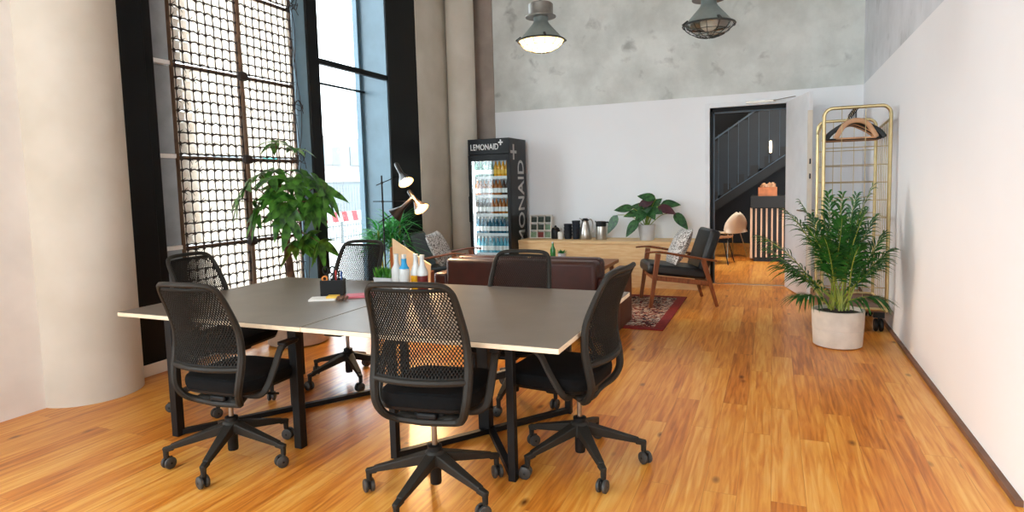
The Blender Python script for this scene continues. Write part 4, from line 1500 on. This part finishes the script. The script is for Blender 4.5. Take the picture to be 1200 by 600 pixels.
# blade leaved plant by the floor lamp
t = thing('dragon_plant', 'bushy plant with long narrow green leaves behind the floor lamp', 'potted plant', (-4.17, 6.05, 0))
MB().lathe([(0, 0), (.13, 0), (.15, .02), (.18, .36), (.165, .36), (.155, .33), (0, .33)], n=32).build('pot', M['terracotta'], t)
MB().lathe([(.156, .335), (0, .345)], n=20).build('soil', M['soil'], t)
st, lf = MB(), MB()
rnd = random.Random(9)
for k in range(7):
    a = k * 2.4
    tp = V((.18 * math.cos(a), .18 * math.sin(a), .78 + .32 * ((k * 37) % 7) / 7))
    st.tube(smooth_path([(.05 * math.cos(a), .05 * math.sin(a), .33), (.11 * math.cos(a), .11 * math.sin(a), .55), tp], 4), .012, 6)
    for q in range(52):
        b_ = rnd.uniform(0, 6.28); e = rnd.uniform(-.1, 1.3)
        p = tp + V((0, 0, rnd.uniform(-.16, .05)))
        lf.leaf(p, (math.cos(b_), math.sin(b_), e), (0, 0, 1), rnd.uniform(.28, .48), .026, rnd.uniform(.2, .5), .2, n=5, shape=.45)
lf.build('leaves', M['dracaena'], t)
st.build('stems', M['palm_stem'], t)

t = thing('wedge_panel', 'pale wooden triangular panel with brown side standing by the narrow leaved plant', 'panel', (-3.72, 5.66, 0), math.radians(20))
MB().prism([(-.09, 0, .0), (.30, 0, .0), (.32, 0, .60), (-.09, 0, .90)], (0, .03, 0)).build('face_board', M['pale_ply'], t, bev=.003)
MB().box(-.12, -.09, .0, .28, 0, .80).build('side_board', M['terracotta'], t, bev=.003)
MB().box(.27, .30, .03, .30, 0, .5).build('side_board', M['terracotta'], t, bev=.003)

# ------------------------------------------------------------------ floor lamp
LX, LY = -3.90, 5.62
t = thing('floor_lamp', 'black three headed floor lamp between meeting table and window plant', 'floor lamp', (LX, LY, 0))
MB().lathe([(0, 0), (.14, 0), (.14, .018), (.02, .026), (0, .026)], n=32).build('base', M['black_metal'], t)
MB().tube([(0, 0, .02), (0, 0, 1.58)], .009, 8).build('pole', M['black_metal'], t)
def lamp_head(arm0, arm1, d, glow):
    b = MB(); a0, a1 = V(arm0), V(arm1)
    b.tube([a0 - (a1 - a0) * .28, a1], .0055, 6)
    b.lathe([(0, -.014), (.014, -.012), (.014, .012), (0, .014)], a0, 10)
    arm = b.build('arm', M['black_metal'], t)
    d = V(d).normalized()
    R = d.to_track_quat('Z', 'Y').to_matrix()
    h = MB()
    h.lathe([(0, -.16), (.020, -.158), (.024, -.15), (.026, -.02), (.030, .0), (.088, .115), (.086, .115), (.028, .002), (.0, .0)], a1, 24, R)
    hd = h.build('shade', M['lamp_head'], t)
    MB().lathe([(.026, .006), (.030, .012), (.084, .1145)], a1, 24, R).build('shade_lining', M['lamp_inner'], hd)
    MB().lathe([(0, .008), (.020, .02), (.026, .05), (.018, .075), (0, .085)], a1, 14, R).build('bulb', M['bulb'] if glow else M['dim_bulb'], hd)
    return V((LX, LY, 0)) + a1 + d * .13
lamp_pts = []
lamp_pts.append((lamp_head((0, 0, 1.50), (.20, .09, 1.585), (.58, -.23, -.75), True), (.58, -.23, -.75)))
lamp_pts.append((lamp_head((0, 0, 1.30), (.33, .15, 1.29), (.66, -.16, -.72), True), (.66, -.16, -.72)))
lamp_pts.append((lamp_head((0, 0, 1.10), (.20, .07, 1.22), (-.65, -.25, -.62), False), None))

# ------------------------------------------------------------------ pendant lamps
def pendant(label, loc, s, lit):
    t = thing('pendant_lamp', label, 'pendant lamp', loc, group='industrial pendant lamps')
    zc = (ZC - loc[2])
    MB().tube([(0, 0, .35), (0, 0, zc / s)], .012, 8).build('suspension_rod', M['lamp_dark'], t)
    MB().lathe([(0, .225), (.14, .225), (.142, .232), (.118, .24), (.115, .25), (.115, .34), (.10, .352), (0, .356)], n=36).build('socket_housing', M['lamp_socket'], t)
    MB().lathe([(.066, .228), (.066, .19), (.078, .165), (.205, .02), (.20, .02), (.07, .155), (.0, .17)], n=40).build('shade', M['lamp_grey'], t)
    b = MB()
    ring = [(.216 * math.cos(2 * PI * k / 40), .216 * math.sin(2 * PI * k / 40), .012) for k in range(40)]
    b.tube(ring, .009, 6, closed=True, up=(0, 0, 1))
    for k in range(4):
        a = k * PI / 2 + .5
        b.bar((.19 * math.cos(a), .19 * math.sin(a), .045), (.235 * math.cos(a), .235 * math.sin(a), .012), .02, .014)
    b.build('rim', M['lamp_dark'], t)
    MB().lathe([(.205, .012), (.188, -.022), (.145, -.056), (.075, -.078), (0, -.085)], n=40).build('glass_dome', M['dome_lit'] if lit else M['dome_glass'], t)
    c = MB()
    for k in range(6):
        a = k * PI / 6
        pts = []
        for i in range(17):
            q = -1 + i / 8
            r_ = .216 * q
            pts.append((r_ * math.cos(a), r_ * math.sin(a), .010 - .106 * (1 - q * q) ** .8))
        c.tube(pts, .0032, 5)
    for q in (.5, .78):
        c.tube([(.216 * q * math.cos(2 * PI * k / 28), .216 * q * math.sin(2 * PI * k / 28), .010 - .106 * (1 - q * q) ** .8) for k in range(28)], .003, 5, closed=True, up=(0, 0, 1))
    c.build('wire_cage', M['lamp_dark'], t)
    MB().lathe([(0, .15), (.03, .145), (.04, .10), (.075, .04), (.07, .0), (.04, -.03), (0, -.04)], n=20).build('bulb', M['bulb_big'] if lit else M['dim_bulb'], t)
    for c_ in t.children:
        pass
    t.scale = (s, s, s)
M['bulb_big'] = emis('pendant_bulb', 'ffdca8', 5)
M['dome_lit'] = mat('frosted_lamp_glass', 'ffeccb', .3, var=.02, trans=.85)
pendant('glowing grey industrial pendant lamp above the drinks fridge side', (-1.99, 5.50, 2.75), 1.0, True)
pendant('unlit grey caged pendant lamp hanging nearer the doorway side', (-.45, 4.90, 2.575), .86, False)

# ------------------------------------------------------------------ brass rack with hangers
t = thing('brass_rack', 'tall brass tube roll rack with wire sides standing by right wall', 'clothes rack', (.66, 6.85, 0))
RX0, RX1, RY0, RY1 = -.235, .295, -.44, .42
z0, z1 = .20, 2.06
def u_frame(y, zt):
    r_ = .075
    pts = [(RX0, y, z0), (RX0, y, zt - r_)]
    for k in range(1, 7):
        a = PI - k * PI / 12
        pts.append((RX0 + r_ + r_ * math.cos(a), y, zt - r_ + r_ * math.sin(a)))
    for k in range(0, 7):
        a = PI / 2 - k * PI / 12
        pts.append((RX1 - r_ + r_ * math.cos(a), y, zt - r_ + r_ * math.sin(a)))
    pts += [(RX1, y, z0)]
    return MB().tube(pts, .0155, 10, up=(0, 1, 0))
u_frame(RY0, z1).build('front_frame', M['brass'], t)
u_frame(RY1, z1 - .05).build('rear_frame', M['brass'], t)
for x in (RX0, RX1):
    MB().tube([(x, RY0, z1 - .12), (x, RY1, z1 - .17)], .011, 8).build('side_rail', M['brass'], t)
    MB().tube([(x, RY0, z0 + .02), (x, RY1, z0 + .02)], .014, 8).build('side_rail', M['brass'], t)
    MB().tube([(x, RY0, 1.05), (x, RY1, 1.05)], .008, 8).build('side_rail', M['brass'], t)
for y in (RY0, RY1):
    MB().tube([(RX0, y, z0 + .02), (RX1, y, z0 + .02)], .016, 8).build('base_rail', M['brass'], t)
MB().tube([(.03, RY0, z1), (.03, RY1, z1 - .05)], .011, 10).build('hanging_rail', M['brass'], t)
b = MB()
for z in (.42, .58, .74, .90, 1.06, 1.22, 1.38, 1.54, 1.70):
    b.tube([(RX0, RY0, z), (RX1, RY0, z)], .0042, 6)
    b.tube([(RX0, RY1, z), (RX1, RY1, z)], .0042, 6)
for x in (-.09, .10):
    b.tube([(x, RY0, z0), (x, RY0, z1)], .0032, 6)
    b.tube([(x, RY1, z0), (x, RY1, z1 - .05)], .0032, 6)
b.build('cross_wire', M['brass'], t)
b = MB()
for k in range(1, 8):
    y = RY0 + (RY1 - RY0) * k / 8
    b.tube([(RX1, y, z0 + .02), (RX1, y, z1 - .14)], .0032, 6)
    if k % 2 == 0:
        b.tube([(RX0, y, z0 + .02), (RX0, y, z1 - .14)], .0032, 6)
b.build('side_wire', M['brass'], t)
b = MB()
b.box(RX0 + .01, RX1 - .01, RY0 + .01, RY1 - .01, z0 - .01, z0 + .012)
b.build('base_board', M['rack_board'], t)
for x in (RX0 + .06, RX1 - .05):
    for y in (RY0 + .08, RY1 - .08):
        w = MB()
        for sx in (-1, 1):
            w.lathe([(0, -.016), (.05, -.016), (.06, -.008), (.06, .008), (.05, .016), (0, .016)], (x + sx * .022, y, .06), 20, roty(PI / 2))
        wo = w.build('wheel', M['black_plastic'], t)
        w = MB(); w.box(x - .045, x + .045, y - .03, y + .03, .13, z0 - .01); w.box(x - .005, x + .005, y - .02, y + .02, .06, .135)
        w.build('wheel_fork', M['black_metal'], wo)

def hanger(label, y, m, rz, wide=.235, thick=.022):
    t = thing('coat_hanger', label, 'hanger', (.69, y, 1.90), rz, group='hangers on the brass rack')
    b = MB()
    l = smooth_path([(-wide, 0, -.115), (-wide * .8, .01, -.05), (-.08, .004, .02), (0, 0, .045), (.08, .004, .02), (wide * .8, .01, -.05), (wide, 0, -.115)], 5)
    b.tube(l, [thick * .8] + [thick] * (len(l) - 2) + [thick * .8], 8, flat=.6, up=(0, 1, 0))
    b.build('shoulders', m, t)
    MB().tube([(-wide * .97, 0, -.115), (wide * .97, 0, -.115)], .008, 8).build('trouser_bar', m, t)
    hk = [(0, 0, .04), (0, 0, .085)]
    zt = (z1 - .05 * (y - 6.85 - RY0) / (RY1 - RY0)) - 1.90
    rr = .020
    hk = [(0, 0, .04), (0, 0, zt - .03)] + [(.020 * math.sin(k * PI / 8) * 1.0 - .0, 0, zt - .004 - .018 * math.cos(k * PI / 8) * -1 - .0) for k in range(0)]
    for k in range(11):
        a = -PI * .5 - .2 + k * PI * 1.35 / 10
        hk.append((.017 * math.cos(PI - (k * PI * 1.3 / 10)) - .0, 0, zt + .0 + .017 * math.sin(k * PI * 1.3 / 10)))
    MB().tube(hk, .0035, 6, up=(0, 1, 0)).build('hook', M['black_metal'], t)
hs = [(6.455, 'hanger_wood', 2), (6.54, 'hanger_black', -3), (6.64, 'hanger_black', 6), (6.76, 'hanger_wood', 0), (6.86, 'hanger_black', -4), (6.96, 'hanger_wood', 5)]
nm = ['wooden hanger nearest the viewer on the brass rack', 'black hanger nearest the viewer on the brass rack', 'black hanger between the first two wooden hangers', 'middle wooden hanger on the brass rack', 'black hanger behind the middle wooden hanger', 'wooden hanger farthest back on the brass rack']
for (y, m, a), lb in zip(hs, nm):
    hanger(lb, y, M[m], math.radians(a), .165 if y < 6.5 else .238)

# ------------------------------------------------------------------ light
W = bpy.data.worlds.new('World')
S.world = W
W.use_nodes = True
bg = W.node_tree.nodes['Background']
bg.inputs['Color'].default_value = (.84, .93, 1.0, 1)
bg.inputs['Strength'].default_value = 5.5

def area(name, loc, rot, sx, sy, portal=True, e=0, col=(1, 1, 1)):
    l = bpy.data.lights.new(name, 'AREA')
    l.shape = 'RECTANGLE'; l.size = sx; l.size_y = sy; l.energy = e; l.color = col
    l.cycles.is_portal = portal
    o = bpy.data.objects.new(name, l); COL.objects.link(o)
    o.location = loc; o.rotation_euler = rot
    return o
area('window_portal', (XL - .42, 5.18, 2.26), (0, -PI / 2, 0), 4.3, 3.3)
area('window_portal', (XL - .42, -1.2, 2.28), (0, -PI / 2, 0), 4.3, 4.0)
area('window_portal', (-1.75, YF - .28, 2.6), (PI / 2, 0, 0), 4.3, 3.4)

def point(name, loc, e, col, r=.03):
    l = bpy.data.lights.new(name, 'POINT'); l.energy = e; l.color = col; l.shadow_soft_size = r
    o = bpy.data.objects.new(name, l); COL.objects.link(o); o.location = loc
    return o
WARM = (1., .62, .30)
for p, dv in lamp_pts:
    if dv:
        l = bpy.data.lights.new('floor_lamp_light', 'SPOT'); l.energy = 40; l.color = WARM; l.spot_size = math.radians(120); l.spot_blend = .6; l.shadow_soft_size = .03
        o = bpy.data.objects.new('floor_lamp_light', l); COL.objects.link(o); o.location = p
        o.rotation_euler = V(dv).to_track_quat('-Z', 'Y').to_euler()
point('fridge_light', (ox - .1, oy - hy + .10, 1.72), 1.2, (.9, .97, 1))
point('pendant_light', (-1.99, 5.50, 2.715), 14, (1., .74, .42), .03)

# ------------------------------------------------------------------ camera (matched to the photograph's perspective)
cam = bpy.data.cameras.new('camera')
co = bpy.data.objects.new('camera', cam); COL.objects.link(co)
S.camera = co
pitch, roll, yaw = (math.radians(a) for a in (4.7335, -1.5392, 23.0146))
f = V((-math.sin(yaw), math.cos(yaw), 0)); r = V((math.cos(yaw), math.sin(yaw), 0)); u = V((0, 0, 1))
f2 = f * math.cos(pitch) - u * math.sin(pitch); u2 = u * math.cos(pitch) + f * math.sin(pitch)
r3 = r * math.cos(roll) + u2 * math.sin(roll); u3 = u2 * math.cos(roll) - r * math.sin(roll)
m4 = Matrix((r3, u3, -f2)).transposed().to_4x4()
m4.translation = V((0, 0, 1.45))
co.matrix_world = m4
cam.sensor_fit = 'HORIZONTAL'
cam.sensor_width = 36
cam.lens = 723 / 1200 * 36
cam.shift_y = -24.36 / 1200
cam.clip_end = 300

S.view_settings.view_transform = 'Standard'
S.view_settings.look = 'None'
S.view_settings.gamma = 1
S.view_settings.use_curve_mapping = False
S.view_settings.exposure = 1.0
S.cycles.use_denoising = True
S.cycles.max_bounces = 10
S.cycles.diffuse_bounces = 6
S.cycles.transparent_max_bounces = 12
S.cycles.sample_clamp_indirect = 8
S.cycles.caustics_reflective = False
S.cycles.caustics_refractive = False
